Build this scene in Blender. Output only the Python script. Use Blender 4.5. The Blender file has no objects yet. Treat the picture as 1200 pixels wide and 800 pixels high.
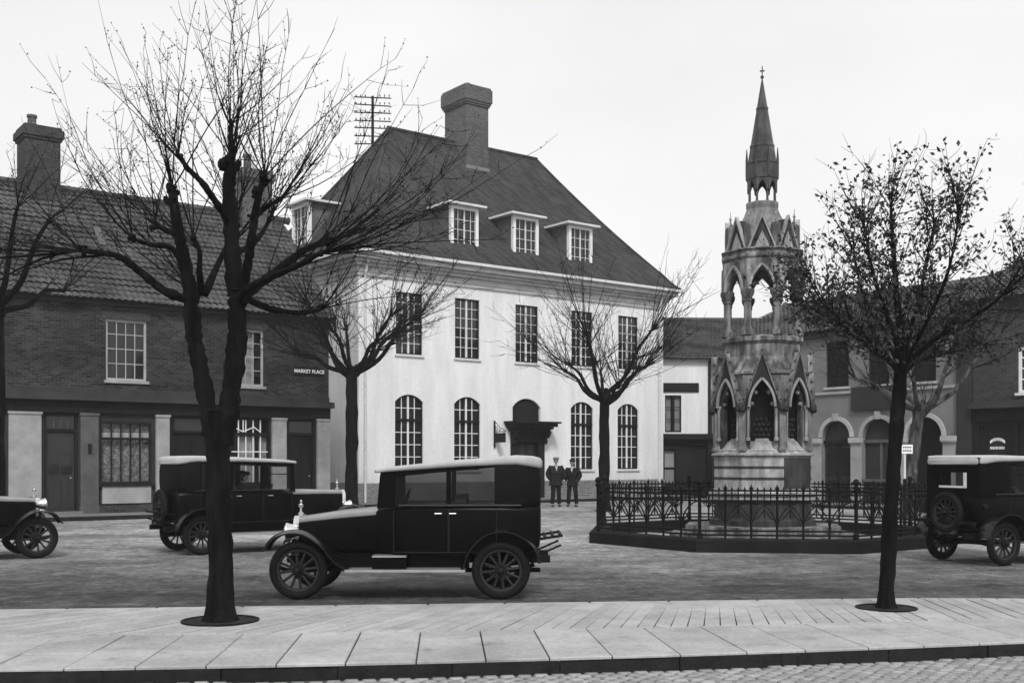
import bpy, math, random
from mathutils import Vector, Matrix
R = math.radians
PI = math.pi
random.seed(11)
scene = bpy.context.scene
COL = scene.collection

# ------------------------------------------------------------------ camera, world, sun, exposure
cam_d = bpy.data.cameras.new('camera')
cam = bpy.data.objects.new('camera', cam_d); COL.objects.link(cam)
cam.location = (0, 0, 1.72); cam.rotation_euler = (R(90), 0, 0)
cam_d.sensor_width = 36.0; cam_d.lens = 36.0 * 1300 / 1200
cam_d.shift_y = 140 / 1200.0
cam_d.clip_end = 2000
scene.camera = cam

SUN_EL, SUN_AZ = R(46), R(174)      # azimuth from +Y, clockwise
w = bpy.data.worlds.new('World'); scene.world = w; w.use_nodes = True
nt = w.node_tree; nt.nodes.clear()
sky = nt.nodes.new('ShaderNodeTexSky'); sky.sky_type = 'NISHITA'; sky.sun_disc = False
sky.sun_elevation = SUN_EL; sky.sun_rotation = SUN_AZ; sky.air_density = 1.0; sky.dust_density = 4.0
bw = nt.nodes.new('ShaderNodeRGBToBW')
mx = nt.nodes.new('ShaderNodeMix'); mx.data_type = 'FLOAT'; mx.inputs[0].default_value = 0.75
mx.inputs[3].default_value = 9.0
tc = nt.nodes.new('ShaderNodeTexCoord'); nz = nt.nodes.new('ShaderNodeTexNoise')
nz.inputs['Scale'].default_value = 1.6; nz.inputs['Detail'].default_value = 4
mp = nt.nodes.new('ShaderNodeMapping'); mp.inputs['Scale'].default_value = (1, 1, 2.5)
mr = nt.nodes.new('ShaderNodeMapRange'); mr.inputs[1].default_value = .3; mr.inputs[2].default_value = .7
mr.inputs[3].default_value = .88; mr.inputs[4].default_value = 1.06
ml = nt.nodes.new('ShaderNodeMath'); ml.operation = 'MULTIPLY'
bg = nt.nodes.new('ShaderNodeBackground'); bg.inputs[1].default_value = 0.098
ow = nt.nodes.new('ShaderNodeOutputWorld')
L = nt.links.new
L(sky.outputs[0], bw.inputs[0]); L(bw.outputs[0], mx.inputs[2])
L(tc.outputs['Generated'], mp.inputs[0]); L(mp.outputs[0], nz.inputs['Vector']); L(nz.outputs[0], mr.inputs[0])
L(mx.outputs[0], ml.inputs[0]); L(mr.outputs[0], ml.inputs[1]); L(ml.outputs[0], bg.inputs[0]); L(bg.outputs[0], ow.inputs[0])

sl = bpy.data.lights.new('sun', 'SUN'); sl.energy = 1.9; sl.angle = R(12); sl.color = (1, 1, 1)
so = bpy.data.objects.new('sun', sl); COL.objects.link(so)
sd = Vector((math.sin(SUN_AZ) * math.cos(SUN_EL), math.cos(SUN_AZ) * math.cos(SUN_EL), math.sin(SUN_EL)))
so.rotation_euler = sd.to_track_quat('Z', 'Y').to_euler(); so.location = sd * 60
vs = scene.view_settings
vs.view_transform = 'Standard'; vs.look = 'None'; vs.exposure = 0.38; vs.gamma = 1.0; vs.use_curve_mapping = False
scene.cycles.max_bounces = 6; scene.cycles.diffuse_bounces = 3; scene.cycles.glossy_bounces = 3
scene.cycles.transparent_max_bounces = 12
scene.render.filter_size = 1.9

# ------------------------------------------------------------------ materials (the whole place is in greys)
def g(v): return (v, v, v, 1)
def N(nt, t, **k):
    n = nt.nodes.new(t)
    for a, b in k.items(): setattr(n, a, b)
    return n
def base_mat(name, rough=.8, metal=0, coat=0, spec=.5):
    m = bpy.data.materials.new(name); m.use_nodes = True
    b = m.node_tree.nodes['Principled BSDF']
    b.inputs['Roughness'].default_value = rough; b.inputs['Metallic'].default_value = metal
    b.inputs['Coat Weight'].default_value = coat; b.inputs['Coat Roughness'].default_value = .06
    b.inputs['Specular IOR Level'].default_value = spec
    return m, m.node_tree, b
def ramp(nt, v, lo, hi, a, b):
    r = N(nt, 'ShaderNodeMapRange'); r.inputs[1].default_value = lo; r.inputs[2].default_value = hi
    r.inputs[3].default_value = a; r.inputs[4].default_value = b
    nt.links.new(v, r.inputs[0]); return r.outputs[0]
def math2(nt, op, a, b):
    n = N(nt, 'ShaderNodeMath', operation=op)
    for i, x in enumerate((a, b)):
        if isinstance(x, (int, float)): n.inputs[i].default_value = x
        else: nt.links.new(x, n.inputs[i])
    return n.outputs[0]
def noise(nt, scale, detail=4, stretch=None, coord='Object', rough=.6):
    t = N(nt, 'ShaderNodeTexCoord'); n = N(nt, 'ShaderNodeTexNoise')
    n.inputs['Scale'].default_value = scale; n.inputs['Detail'].default_value = detail; n.inputs['Roughness'].default_value = rough
    if stretch:
        p = N(nt, 'ShaderNodeMapping'); p.inputs['Scale'].default_value = stretch
        nt.links.new(t.outputs[coord], p.inputs[0]); nt.links.new(p.outputs[0], n.inputs['Vector'])
    else: nt.links.new(t.outputs[coord], n.inputs['Vector'])
    return n.outputs[0]
def bump(nt, b, h, strength, dist=.01):
    n = N(nt, 'ShaderNodeBump'); n.inputs['Strength'].default_value = strength; n.inputs['Distance'].default_value = dist
    nt.links.new(h, n.inputs['Height']); nt.links.new(n.outputs[0], b.inputs['Normal'])
def simple(name, v, rough=.8, var=.25, scale=3, fine=40, bmp=.3, metal=0, coat=0, stretch=None, rnd=0, spec=.5, dist=.01):
    m, nt, b = base_mat(name, rough, metal, coat, spec if rough < .6 or metal else .12)
    a = ramp(nt, noise(nt, scale, 5, stretch), .3, .7, 1 - var, 1 + var)
    f = noise(nt, fine, 3)
    c = math2(nt, 'MULTIPLY', a, ramp(nt, f, .3, .7, 1 - var * .5, 1 + var * .5))
    c = math2(nt, 'MULTIPLY', c, v)
    if rnd:
        oi = N(nt, 'ShaderNodeObjectInfo')
        c = math2(nt, 'MULTIPLY', c, ramp(nt, oi.outputs['Random'], 0, 1, 1 - rnd, 1 + rnd))
    nt.links.new(c, b.inputs['Base Color'])
    if bmp: bump(nt, b, f, bmp, dist)
    return m
def brick(name, v, mortar, bw_=.225, bh=.075, ms=.008, var=.35, rough=.9, big=.25, bmp=.5, slope=False, offset=.5, patch=.6):
    """bricks or tiles laid out on (x+y, z) in the object's own metres"""
    m, nt, b = base_mat(name, rough, spec=.12)
    t = N(nt, 'ShaderNodeTexCoord'); s = N(nt, 'ShaderNodeSeparateXYZ'); c = N(nt, 'ShaderNodeCombineXYZ')
    nt.links.new(t.outputs['Object'], s.inputs[0])
    nt.links.new(math2(nt, 'ADD', s.outputs[0], s.outputs[1]) if not slope else s.outputs[0], c.inputs[0])
    nt.links.new(s.outputs[2], c.inputs[1])
    k = N(nt, 'ShaderNodeTexBrick'); k.offset = offset
    k.inputs['Color1'].default_value = g(v * (1 - var)); k.inputs['Color2'].default_value = g(v * (1 + var))
    k.inputs['Mortar'].default_value = g(mortar); k.inputs['Scale'].default_value = 1
    k.inputs['Mortar Size'].default_value = ms; k.inputs['Brick Width'].default_value = bw_; k.inputs['Row Height'].default_value = bh
    nt.links.new(c.outputs[0], k.inputs['Vector'])
    r = N(nt, 'ShaderNodeRGBToBW'); nt.links.new(k.outputs['Color'], r.inputs[0])
    q = math2(nt, 'MULTIPLY', r.outputs[0], ramp(nt, noise(nt, patch, 6), .3, .7, 1 - big, 1 + big))
    q = math2(nt, 'MULTIPLY', q, ramp(nt, noise(nt, 14, 4), .3, .7, .8, 1.2))
    nt.links.new(q, b.inputs['Base Color'])
    bump(nt, b, math2(nt, 'SUBTRACT', 1, k.outputs['Fac']), bmp, .01)
    return m
def paving(name, v):
    m, nt, b = base_mat(name, .85, spec=.12)
    t = N(nt, 'ShaderNodeTexCoord'); oi = N(nt, 'ShaderNodeObjectInfo')
    def nn(scale, d, st=None): return noise(nt, scale, d, st, rough=.7)
    c = math2(nt, 'MULTIPLY', ramp(nt, nn(.9, 7), .35, .65, .78, 1.16), ramp(nt, nn(24, 6), .3, .7, .82, 1.15))
    c = math2(nt, 'MULTIPLY', c, ramp(nt, nn(3.1, 8), .56, .72, 1, .66))
    c = math2(nt, 'MULTIPLY', c, ramp(nt, oi.outputs['Random'], 0, 1, .90, 1.08))
    nt.links.new(math2(nt, 'MULTIPLY', c, v), b.inputs['Base Color']); bump(nt, b, nn(18, 7), .5, .012)
    return m
def render_mat():
    m, nt, b = base_mat('limewashed_wall', .9)
    st = ramp(nt, noise(nt, .8, 6, (2.2, 2.2, .35)), .3, .75, .80, 1.04)
    fi = ramp(nt, noise(nt, 7, 6), .3, .7, .94, 1.05)
    c = math2(nt, 'MULTIPLY', math2(nt, 'MULTIPLY', st, fi), .80)
    t = N(nt, 'ShaderNodeTexCoord'); s = N(nt, 'ShaderNodeSeparateXYZ'); nt.links.new(t.outputs['Object'], s.inputs[0])
    splash = math2(nt, 'ADD', s.outputs[2], math2(nt, 'MULTIPLY', noise(nt, 2.5, 5), .9))
    c = math2(nt, 'MULTIPLY', c, ramp(nt, splash, 1.25, 2.0, .86, 1))        # splashed dirt just above the plinth
    nt.links.new(c, b.inputs['Base Color'])
    k = N(nt, 'ShaderNodeTexBrick'); cc = N(nt, 'ShaderNodeCombineXYZ')
    nt.links.new(math2(nt, 'ADD', s.outputs[0], s.outputs[1]), cc.inputs[0]); nt.links.new(s.outputs[2], cc.inputs[1])
    k.inputs['Scale'].default_value = 1; k.inputs['Brick Width'].default_value = .225; k.inputs['Row Height'].default_value = .075
    k.inputs['Mortar Size'].default_value = .006; nt.links.new(cc.outputs[0], k.inputs['Vector'])
    h = math2(nt, 'ADD', math2(nt, 'MULTIPLY', k.outputs['Fac'], -.5), noise(nt, 30, 4))
    bump(nt, b, h, .45, .008)
    return m
def ground_mat():
    m, nt, b = base_mat('rolled_grit', .75, spec=.1)
    big = ramp(nt, noise(nt, .25, 7, (1, 1.3, 1), rough=.65), .38, .62, .6, 1.3)
    mid = ramp(nt, noise(nt, 1.9, 10, (1, .8, 1), rough=.8), .36, .66, .55, 1.6)
    fin = math2(nt, 'MULTIPLY', ramp(nt, noise(nt, 26, 6, rough=.8), .32, .68, .5, 1.5), ramp(nt, noise(nt, 7, 7, (1, .6, 1), rough=.85), .35, .65, .5, 1.6))
    spots = ramp(nt, noise(nt, 2.6, 6, (.7, 1.2, 1), rough=.7), .58, .70, 0, .13)
    tw = N(nt, 'ShaderNodeTexCoord'); wv = N(nt, 'ShaderNodeTexWave'); wm = N(nt, 'ShaderNodeMapping'); wm.inputs['Rotation'].default_value = (0, 0, R(80))
    nt.links.new(tw.outputs['Object'], wm.inputs[0]); nt.links.new(wm.outputs[0], wv.inputs['Vector'])
    wv.inputs['Scale'].default_value = .23; wv.inputs['Distortion'].default_value = 3.5; wv.inputs['Detail'].default_value = 2; wv.inputs['Detail Scale'].default_value = .35
    mid = math2(nt, 'MULTIPLY', mid, ramp(nt, wv.outputs['Fac'], .75, 1, 1, .90))
    t = N(nt, 'ShaderNodeTexCoord'); s = N(nt, 'ShaderNodeSeparateXYZ'); nt.links.new(t.outputs['Object'], s.inputs[0])
    glare_y = math2(nt, 'ADD', s.outputs[1], math2(nt, 'MULTIPLY', noise(nt, .5, 4), 5))
    near = ramp(nt, glare_y, 17.0, 26, .066, .23)        # grazing road reflection put into the colour: ground paler with distance
    c = math2(nt, 'MULTIPLY', math2(nt, 'MULTIPLY', big, mid), math2(nt, 'MULTIPLY', fin, near))
    c = math2(nt, 'ADD', c, spots)
    nt.links.new(c, b.inputs['Base Color']); bump(nt, b, noise(nt, 40, 5), .5, .02)
    return m
def glass_mat(name, see=.6, tint=.5, rough=.03):
    m = bpy.data.materials.new(name); m.use_nodes = True; nt = m.node_tree; nt.nodes.clear()
    tr = N(nt, 'ShaderNodeBsdfTransparent'); tr.inputs[0].default_value = g(tint)
    gl = N(nt, 'ShaderNodeBsdfPrincipled'); gl.inputs['Base Color'].default_value = g(.015); gl.inputs['Roughness'].default_value = rough
    n = noise(nt, 1.2, 2); bump(nt, gl, n, .12, .02)
    mi = N(nt, 'ShaderNodeMixShader'); mi.inputs[0].default_value = 1 - see
    o = N(nt, 'ShaderNodeOutputMaterial')
    nt.links.new(tr.outputs[0], mi.inputs[1]); nt.links.new(gl.outputs[0], mi.inputs[2]); nt.links.new(mi.outputs[0], o.inputs[0])
    return m
def lace_mat():
    m, nt, b = base_mat('lace', .9)
    t = N(nt, 'ShaderNodeTexCoord'); v = N(nt, 'ShaderNodeTexVoronoi'); v.inputs['Scale'].default_value = 13
    nt.links.new(t.outputs['Object'], v.inputs['Vector'])
    c = ramp(nt, v.outputs['Distance'], .1, .75, .62, .22)
    nt.links.new(math2(nt, 'MULTIPLY', c, ramp(nt, noise(nt, 5, 4), .3, .7, .6, 1.2)), b.inputs['Base Color'])
    return m
def stone_mat(name, v, var=.4, dark=.35):
    m, nt, b = base_mat(name, .9, spec=.12)
    a = ramp(nt, noise(nt, 1.7, 7, (1.4, 1.4, .6)), .34, .66, 1 - var, 1 + var)
    s = ramp(nt, noise(nt, 5.5, 6, (1.2, 1.2, .35)), .42, .62, dark, 1)          # soot streaks
    c = math2(nt, 'MULTIPLY', math2(nt, 'MULTIPLY', a, s), v)
    c = math2(nt, 'MULTIPLY', c, ramp(nt, noise(nt, 45, 3), .3, .7, .8, 1.2))
    nt.links.new(c, b.inputs['Base Color']); bump(nt, b, noise(nt, 22, 6), .6, .015)
    return m

def bark_mat(name, v):
    m, nt, b = base_mat(name, .95, spec=.1)
    h = noise(nt, 9, 6, (1, 1, .16), rough=.7)
    c = math2(nt, 'MULTIPLY', ramp(nt, h, .38, .62, .35, 1.9), v)
    c = math2(nt, 'ADD', c, ramp(nt, noise(nt, 4, 5), .6, .72, 0, v*2.2))
    nt.links.new(c, b.inputs['Base Color']); bump(nt, b, h, 1, .06)
    return m

M = dict(
 ground=ground_mat(),
 flag=paving('york_stone', .36),
 sett=paving('pale_sett', .36),
 kerb=simple('kerb_stone', .018, .85, .3, 6, 40, .5, rnd=.12),
 cobble=simple('granite_sett', .21, .55, .25, 9, 60, .5, rnd=.25),
 joint=simple('joint_dirt', .07, .95, .3, 8, 60, .3),
 lime=render_mat(),
 trim=simple('painted_stone', .62, .75, .12, 2, 30, .15, stretch=(1, 1, 3)),
 cornice=simple('weathered_cornice', .42, .85, .25, 1.5, 30, .2, stretch=(1, 1, 4)),
 greycornice=simple('grey_cornice', .042, .85, .25, 1.5, 30, .2),
 brick=brick('dark_brick', .027, .058, ms=.009, var=.55, big=.5, patch=.9),
 brick2=brick('sooty_brick', .042, .07, var=.3, big=.3),
 plinthbrick=brick('plinth_brick', .15, .3, var=.3, ms=.012),
 chimbrick=brick('chimney_brick', .12, .07, var=.25, ms=.012),
 rooftile=brick('plain_tile', .045, .03, bw_=.17, bh=.4, ms=.008, var=.35, big=.22, bmp=.3, patch=.5),
 pantile=simple('pantile', .068, .85, .5, .8, 6, .3),
 slate=simple('old_slate', .11, .7, .3, 2, 30, .3),
 stucco=simple('grey_stucco', .17, .9, .2, .9, 25, .35),
 stuccod=simple('dark_stucco', .032, .9, .25, 1.2, 25, .35),
 white=simple('white_paint', .78, .45, .08, 4, 30, .08),
 dark=simple('dark_paint', .014, .6, .3, 4, 40, .15),
 darkwood=simple('dark_joinery', .011, .6, .35, 3, 30, .2, stretch=(4, 4, .5)),
 midwood=simple('worn_door_paint', .034, .6, .3, 2.5, 30, .2, stretch=(4, 4, .5)),
 pil=simple('pilaster_paint', .30, .7, .2, 2, 30, .25),
 pilm=simple('mid_stone_paint', .38, .7, .2, 2, 30, .2),
 pilg=simple('pilaster_grey', .09, .7, .25, 2, 30, .25),
 glass=glass_mat('window_glass', .0, .5, .04),
 shopglass=glass_mat('shop_glass', .72, .85, .02),
 carglass=glass_mat('car_glass', .66, .93, .02),
 clearglass=glass_mat('clear_car_glass', .88, .97, .02),
 curtain=simple('net_curtain', .6, .9, .15, 8, 40, .2, stretch=(9, 9, .4)),
 lace=lace_mat(),
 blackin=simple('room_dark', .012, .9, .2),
 mon=stone_mat('monument_stone', .21, .5, .32),
 mondk=stone_mat('monument_dark_gable', .035, .4, .6),  # darker stone for the gable faces
 monp=stone_mat('monument_pier_stone', .26, .3, .55),
 monl=stone_mat('monument_pale_stone', .34, .25, .6),
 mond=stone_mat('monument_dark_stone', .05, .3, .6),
 monr=stone_mat('monument_spire_stone', .10, .45, .6),
 iron=simple('black_iron', .006, .6, .3, 6, 50, .3),
 ironp=simple('plinth_stone', .010, .75, .4, 2, 20, .5),
 bark=bark_mat('bark', .0055),
 barkl=bark_mat('pale_bark', .05),
 twig=simple('twig', .006, .9, .3, 6, 30, .1),
 leaf=simple('leaf', .042, .7, .5, 1.5, 20, .1),
 carblk=simple('coach_black', .0025, .3, .2, 3, 90, .02, spec=.07),
 wingblk=simple('wing_black', .003, .25, .2, 3, 90, .02, spec=.45),
 bonnet=simple('bonnet_sky_sheen', .30, .35, .12, 3, 60, .03, metal=.3),  # pale tone carries the sky's sheen on the bonnet tops
 leather=simple('hood_leather', .003, .65, .3, 6, 90, .4),
 hood=simple('skylit_hood_cloth', .40, .8, .12, 4, 80, .25),  # roof cloth, with the sky's brightness put into its pale grey
 rubber=simple('tyre_rubber', .007, .75, .3, 8, 60, .3),
 spoke=simple('spoke_paint', .022, .5, .2, 6, 60, .1, spec=.15),
 spoked=simple('dark_spoke', .008, .5, .2, 6, 60, .1, spec=.15),
 nickel=simple('nickel', .75, .18, .08, 6, 60, .05, metal=1),
 alloy=simple('dull_alloy', .42, .4, .15, 6, 60, .1, metal=.6),
 seat=simple('seat_leather', .02, .5, .2),
 cloth=simple('wool_dark', .022, .95, .3, 10, 90, .5),
 cloth2=simple('wool_black', .015, .95, .3, 10, 90, .5),
 tweed=simple('tweed_cap', .16, .95, .3, 20, 90, .6),
 skin=simple('skin', .36, .6, .1, 8, 60, .1),
 shirt=simple('shirt_cotton', .6, .8, .1),
 shoe=simple('boot', .015, .4, .2),
 letter=simple('white_letters', .8, .6, .05),
 soil=simple('tree_pit_soil', .022, .95, .4, 6, 30, .8),
)

# ------------------------------------------------------------------ mesh builder
class MB:
    def __init__(s): s.v = []; s.f = []; s.m = None
    def add(s, vs, fs):
        o = len(s.v)
        if s.m is not None: vs = [s.m @ Vector(v) for v in vs]
        s.v.extend(tuple(v) for v in vs); s.f.extend(tuple(i + o for i in f) for f in fs)
        return s
    def box(s, x0, x1, y0, y1, z0, z1):
        return s.add([(x0,y0,z0),(x1,y0,z0),(x1,y1,z0),(x0,y1,z0),(x0,y0,z1),(x1,y0,z1),(x1,y1,z1),(x0,y1,z1)],
              [(0,3,2,1),(4,5,6,7),(0,1,5,4),(1,2,6,5),(2,3,7,6),(3,0,4,7)])
    def bev(s, x0, x1, y0, y1, z0, z1, b=.01):
        """box with a bevelled top edge"""
        v = [(x0,y0,z0),(x1,y0,z0),(x1,y1,z0),(x0,y1,z0),(x0,y0,z1-b),(x1,y0,z1-b),(x1,y1,z1-b),(x0,y1,z1-b),
             (x0+b,y0+b,z1),(x1-b,y0+b,z1),(x1-b,y1-b,z1),(x0+b,y1-b,z1)]
        return s.add(v, [(0,3,2,1),(0,1,5,4),(1,2,6,5),(2,3,7,6),(3,0,4,7),(4,5,9,8),(5,6,10,9),(6,7,11,10),(7,4,8,11),(8,9,10,11)])
    def quad(s, a, b, c, d): return s.add([a, b, c, d], [(0, 1, 2, 3)])
    def bar(s, p, q, w, h=None):
        p, q = Vector(p), Vector(q); h = h or w; d = (q - p).normalized()
        u = d.cross(Vector((0, 0, 1)))
        if u.length < 1e-4: u = Vector((1, 0, 0))
        u.normalize(); t = u.cross(d)
        vs = [a + u * i * w / 2 + t * j * h / 2 for a in (p, q) for i, j in ((-1,-1),(1,-1),(1,1),(-1,1))]
        return s.add(vs, [(0,3,2,1),(4,5,6,7),(0,1,5,4),(1,2,6,5),(2,3,7,6),(3,0,4,7)])
    def tube(s, pts, rad, n=6, cap=True, jit=0):
        pts = [Vector(p) for p in pts]
        if not isinstance(rad, (list, tuple)): rad = [rad] * len(pts)
        vs, fs = [], []; u = None
        for i, p in enumerate(pts):
            d = (pts[min(i + 1, len(pts) - 1)] - pts[max(i - 1, 0)])
            d = d.normalized() if d.length > 1e-7 else Vector((0, 0, 1))
            if u is None: u = d.orthogonal().normalized()
            else:
                u = u - d * u.dot(d); u = u.normalized() if u.length > 1e-6 else d.orthogonal().normalized()
            t = d.cross(u)
            for k in range(n):
                a = 2 * PI * k / n; vs.append(p + (u * math.cos(a) + t * math.sin(a)) * rad[i] * (1 + (random.uniform(-jit, jit) if jit else 0)))
        for i in range(len(pts) - 1):
            for k in range(n):
                k2 = (k + 1) % n; fs.append((i*n+k, i*n+k2, (i+1)*n+k2, (i+1)*n+k))
        if cap: fs.append(tuple(range(n - 1, -1, -1))); fs.append(tuple((len(pts)-1)*n + k for k in range(n)))
        return s.add(vs, fs)
    def lathe(s, prof, n=16, rot=0, c=(0, 0), closed=False):
        """profile of (radius, z); closed joins the last ring to the first"""
        vs = [(c[0] + r * math.cos(rot + 2*PI*k/n), c[1] + r * math.sin(rot + 2*PI*k/n), z) for r, z in prof for k in range(n)]
        fs = [(i*n+k, i*n+(k+1)%n, (i+1)*n+(k+1)%n, (i+1)*n+k) for i in range(len(prof)-1) for k in range(n)]
        if closed:
            j = len(prof) - 1; fs += [(j*n+k, j*n+(k+1)%n, (k+1)%n, k) for k in range(n)]
        else:
            if prof[0][0] > 1e-4: fs.append(tuple(range(n - 1, -1, -1)))
            if prof[-1][0] > 1e-4: fs.append(tuple((len(prof)-1)*n + k for k in range(n)))
        return s.add(vs, fs)
    def octa(s, prof):          # octagonal drum from (inradius, z) rings, one face towards -y
        return s.lathe([(r / math.cos(PI/8), z) for r, z in prof], 8, PI/8)
    def prism(s, poly, y0, y1):      # polygon in (x,z) pushed from y0 to y1
        n = len(poly); vs = [(x, y0, z) for x, z in poly] + [(x, y1, z) for x, z in poly]
        return s.add(vs, [tuple(range(n)), tuple(range(2*n-1, n-1, -1))] + [(i, i+n, (i+1)%n+n, (i+1)%n) for i in range(n)])
    def loft(s, secs, cap=True):
        n = len(secs[0]); vs = [p for q in secs for p in q]
        fs = [(i*n+k, i*n+(k+1)%n, (i+1)*n+(k+1)%n, (i+1)*n+k) for i in range(len(secs)-1) for k in range(n)]
        if cap: fs += [tuple(range(n-1, -1, -1)), tuple((len(secs)-1)*n+k for k in range(n))]
        return s.add(vs, fs)
    def ball(s, c, r, n=8, sz=1.0):
        pr = [(max(1e-5, r * math.sin(PI*i/n)), -r * sz * math.cos(PI*i/n)) for i in range(n + 1)]
        m0 = s.m; s.m = (m0 or Matrix()) @ Matrix.Translation(c); s.lathe(pr, n + 2); s.m = m0; return s
    def mesh(s, name, mat, smooth=False):
        me = bpy.data.meshes.new(name); me.from_pydata(s.v, [], s.f); me.update()
        me.materials.append(mat)
        if smooth:
            for p in me.polygons: p.use_smooth = True
            try: me.set_sharp_from_angle(angle=R(42))
            except Exception: pass
        return me
    def build(s, name, mat, parent=None, smooth=False, **props):
        return link(name, s.mesh(name, M[mat] if isinstance(mat, str) else mat, smooth), parent, **props)

def link(name, me, parent=None, loc=None, rot=None, **props):
    o = bpy.data.objects.new(name, me); COL.objects.link(o); o.parent = parent
    if loc: o.location = loc
    if rot: o.rotation_euler = rot
    for k, v in props.items(): o[k] = v
    return o
def thing(name, label, cat, loc=(0, 0, 0), rz=0, group=None):
    o = bpy.data.objects.new(name, None); COL.objects.link(o); o.empty_display_size = .3
    o.location = loc; o.rotation_euler = (0, 0, rz); o['label'] = label; o['category'] = cat
    if group: o['group'] = group
    return o
def copy_tree(o, parent=None):
    c = o.copy(); COL.objects.link(c); c.parent = parent
    for ch in list(o.children): copy_tree(ch, c)
    return c
def struct(name, mb, mat, parent=None, **k):
    o = mb.build(name, mat, parent, **k)
    if parent is None: o['kind'] = 'structure'
    return o

def arc_z(op, x):
    x0, x1, z0, z1, rise = op
    if not rise: return z1
    h = (x1 - x0) / 2; t = (x - (x0 + x1) / 2)
    if rise >= h * .999: return z1 - rise + math.sqrt(max(0, 1 - (t / h) ** 2)) * rise
    rad = (h * h + rise * rise) / (2 * rise)
    return z1 - rad + math.sqrt(max(0, rad * rad - t * t))
def wall(mb, x0, x1, z0, z1, ops=(), y=0, depth=.25):
    xs = sorted({x0, x1, *[o[0] for o in ops], *[o[1] for o in ops]}); zs = sorted({z0, z1, *[o[2] for o in ops], *[o[3] for o in ops]})
    for a, b in zip(xs, xs[1:]):
        for c, d in zip(zs, zs[1:]):
            mx_, mz = (a + b) / 2, (c + d) / 2
            if any(o[0] < mx_ < o[1] and o[2] < mz < o[3] for o in ops): continue
            mb.quad((a,y,c),(b,y,c),(b,y,d),(a,y,d))
    for o in ops:
        a, b, c, d, rise = o; y2 = y + depth; sp = d - rise
        mb.quad((a,y,c),(a,y2,c),(a,y2,sp),(a,y,sp)); mb.quad((b,y,c),(b,y,sp),(b,y2,sp),(b,y2,c)); mb.quad((a,y,c),(b,y,c),(b,y2,c),(a,y2,c))
        n = 12 if rise else 1
        for i in range(n):
            p, q = a + (b-a)*i/n, a + (b-a)*(i+1)/n; zp, zq = arc_z(o, p), arc_z(o, q)
            if rise: mb.quad((p,y,zp),(q,y,zq),(q,y,d),(p,y,d))
            mb.quad((p,y,zp),(p,y2,zp),(q,y2,zq),(q,y,zq))
def window(parent, op, y=.1, cols=4, rows=5, bar='white', frame='white', bw=.022, fw=.055, transom=None, mull=True, sill='trim', glass='glass',
           curtain=None, casw=.03, name='window', rows_top=2, sillout=.07):
    x0, x1, z0, z1, rise = op
    f = MB(); f.box(x0, x0+fw, y-.03, y+.05, z0, z1-rise); f.box(x1-fw, x1, y-.03, y+.05, z0, z1-rise); f.box(x0+fw, x1-fw, y-.03, y+.05, z0, z0+fw)
    n = 10 if rise else 1
    for i in range(n):
        p, q = x0 + (x1-x0)*i/n, x0 + (x1-x0)*(i+1)/n; zp, zq = arc_z(op, p), arc_z(op, q)
        f.add([(p,y-.032,zp-fw*1.1),(q,y-.032,zq-fw*1.1),(q,y-.032,zq),(p,y-.032,zp),(p,y+.05,zp-fw*1.1),(q,y+.05,zq-fw*1.1)], [(0,1,2,3),(0,4,5,1)])
    o = f.build(name, frame, parent)
    b = MB(); xm = (x0 + x1) / 2
    if mull: b.box(xm-casw, xm+casw, y-.02, y+.03, z0+fw, arc_z(op, xm)-fw)
    for i in range(1, cols):
        x = x0 + fw + (x1-x0-2*fw)*i/cols
        if mull and cols % 2 == 0 and i == cols//2: continue
        b.box(x-bw/2, x+bw/2, y-.008, y+.02, z0+fw, arc_z(op, x)-fw)
    zt = transom if transom else z1 - rise
    for j in range(1, rows):
        z = z0 + fw + (zt-z0-fw)*j/rows; b.box(x0+fw, x1-fw, y-.006, y+.018, z-bw/2, z+bw/2)
    if transom:
        for j in range(1, rows_top):
            z = zt + (z1-zt)*j/rows_top*.95; b.box(x0+fw, x1-fw, y-.006, y+.018, z-bw/2, z+bw/2)
    elif rise: b.box(x0+fw, x1-fw, y-.006, y+.018, zt-bw/2, zt+bw/2)
    b.build('glazing_bars', bar, o)
    if transom: MB().box(x0+.01, x1-.01, y-.06, y+.06, transom-.05, transom+.05).build('transom', 'darkwood', o)
    gm = MB(); n = 10
    for i in range(n):
        p, q = x0+.01 + (x1-x0-.02)*i/n, x0+.01 + (x1-x0-.02)*(i+1)/n
        gm.quad((p,y+.03,z0+.01),(q,y+.03,z0+.01),(q,y+.03,arc_z(op,q)-.005),(p,y+.03,arc_z(op,p)-.005))
    gm.build('glass', glass, o)
    if sill: MB().box(x0-.06, x1+.06, -sillout, .06, z0-.09, z0-.004).build('sill', sill, o)
    if curtain:
        for (a, c, e, h, mt) in curtain:
            cm = MB(); k = 14
            for i in range(k):
                p, q = a + (c-a)*i/k, a + (c-a)*(i+1)/k
                ya = y+.12+.02*math.sin(i*2.1); yb = y+.12+.02*math.sin((i+1)*2.1)
                cm.quad((p,ya,e),(q,yb,e),(q,yb,h),(p,ya,h))
            cm.build('curtain', mt, o)
    return o
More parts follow.
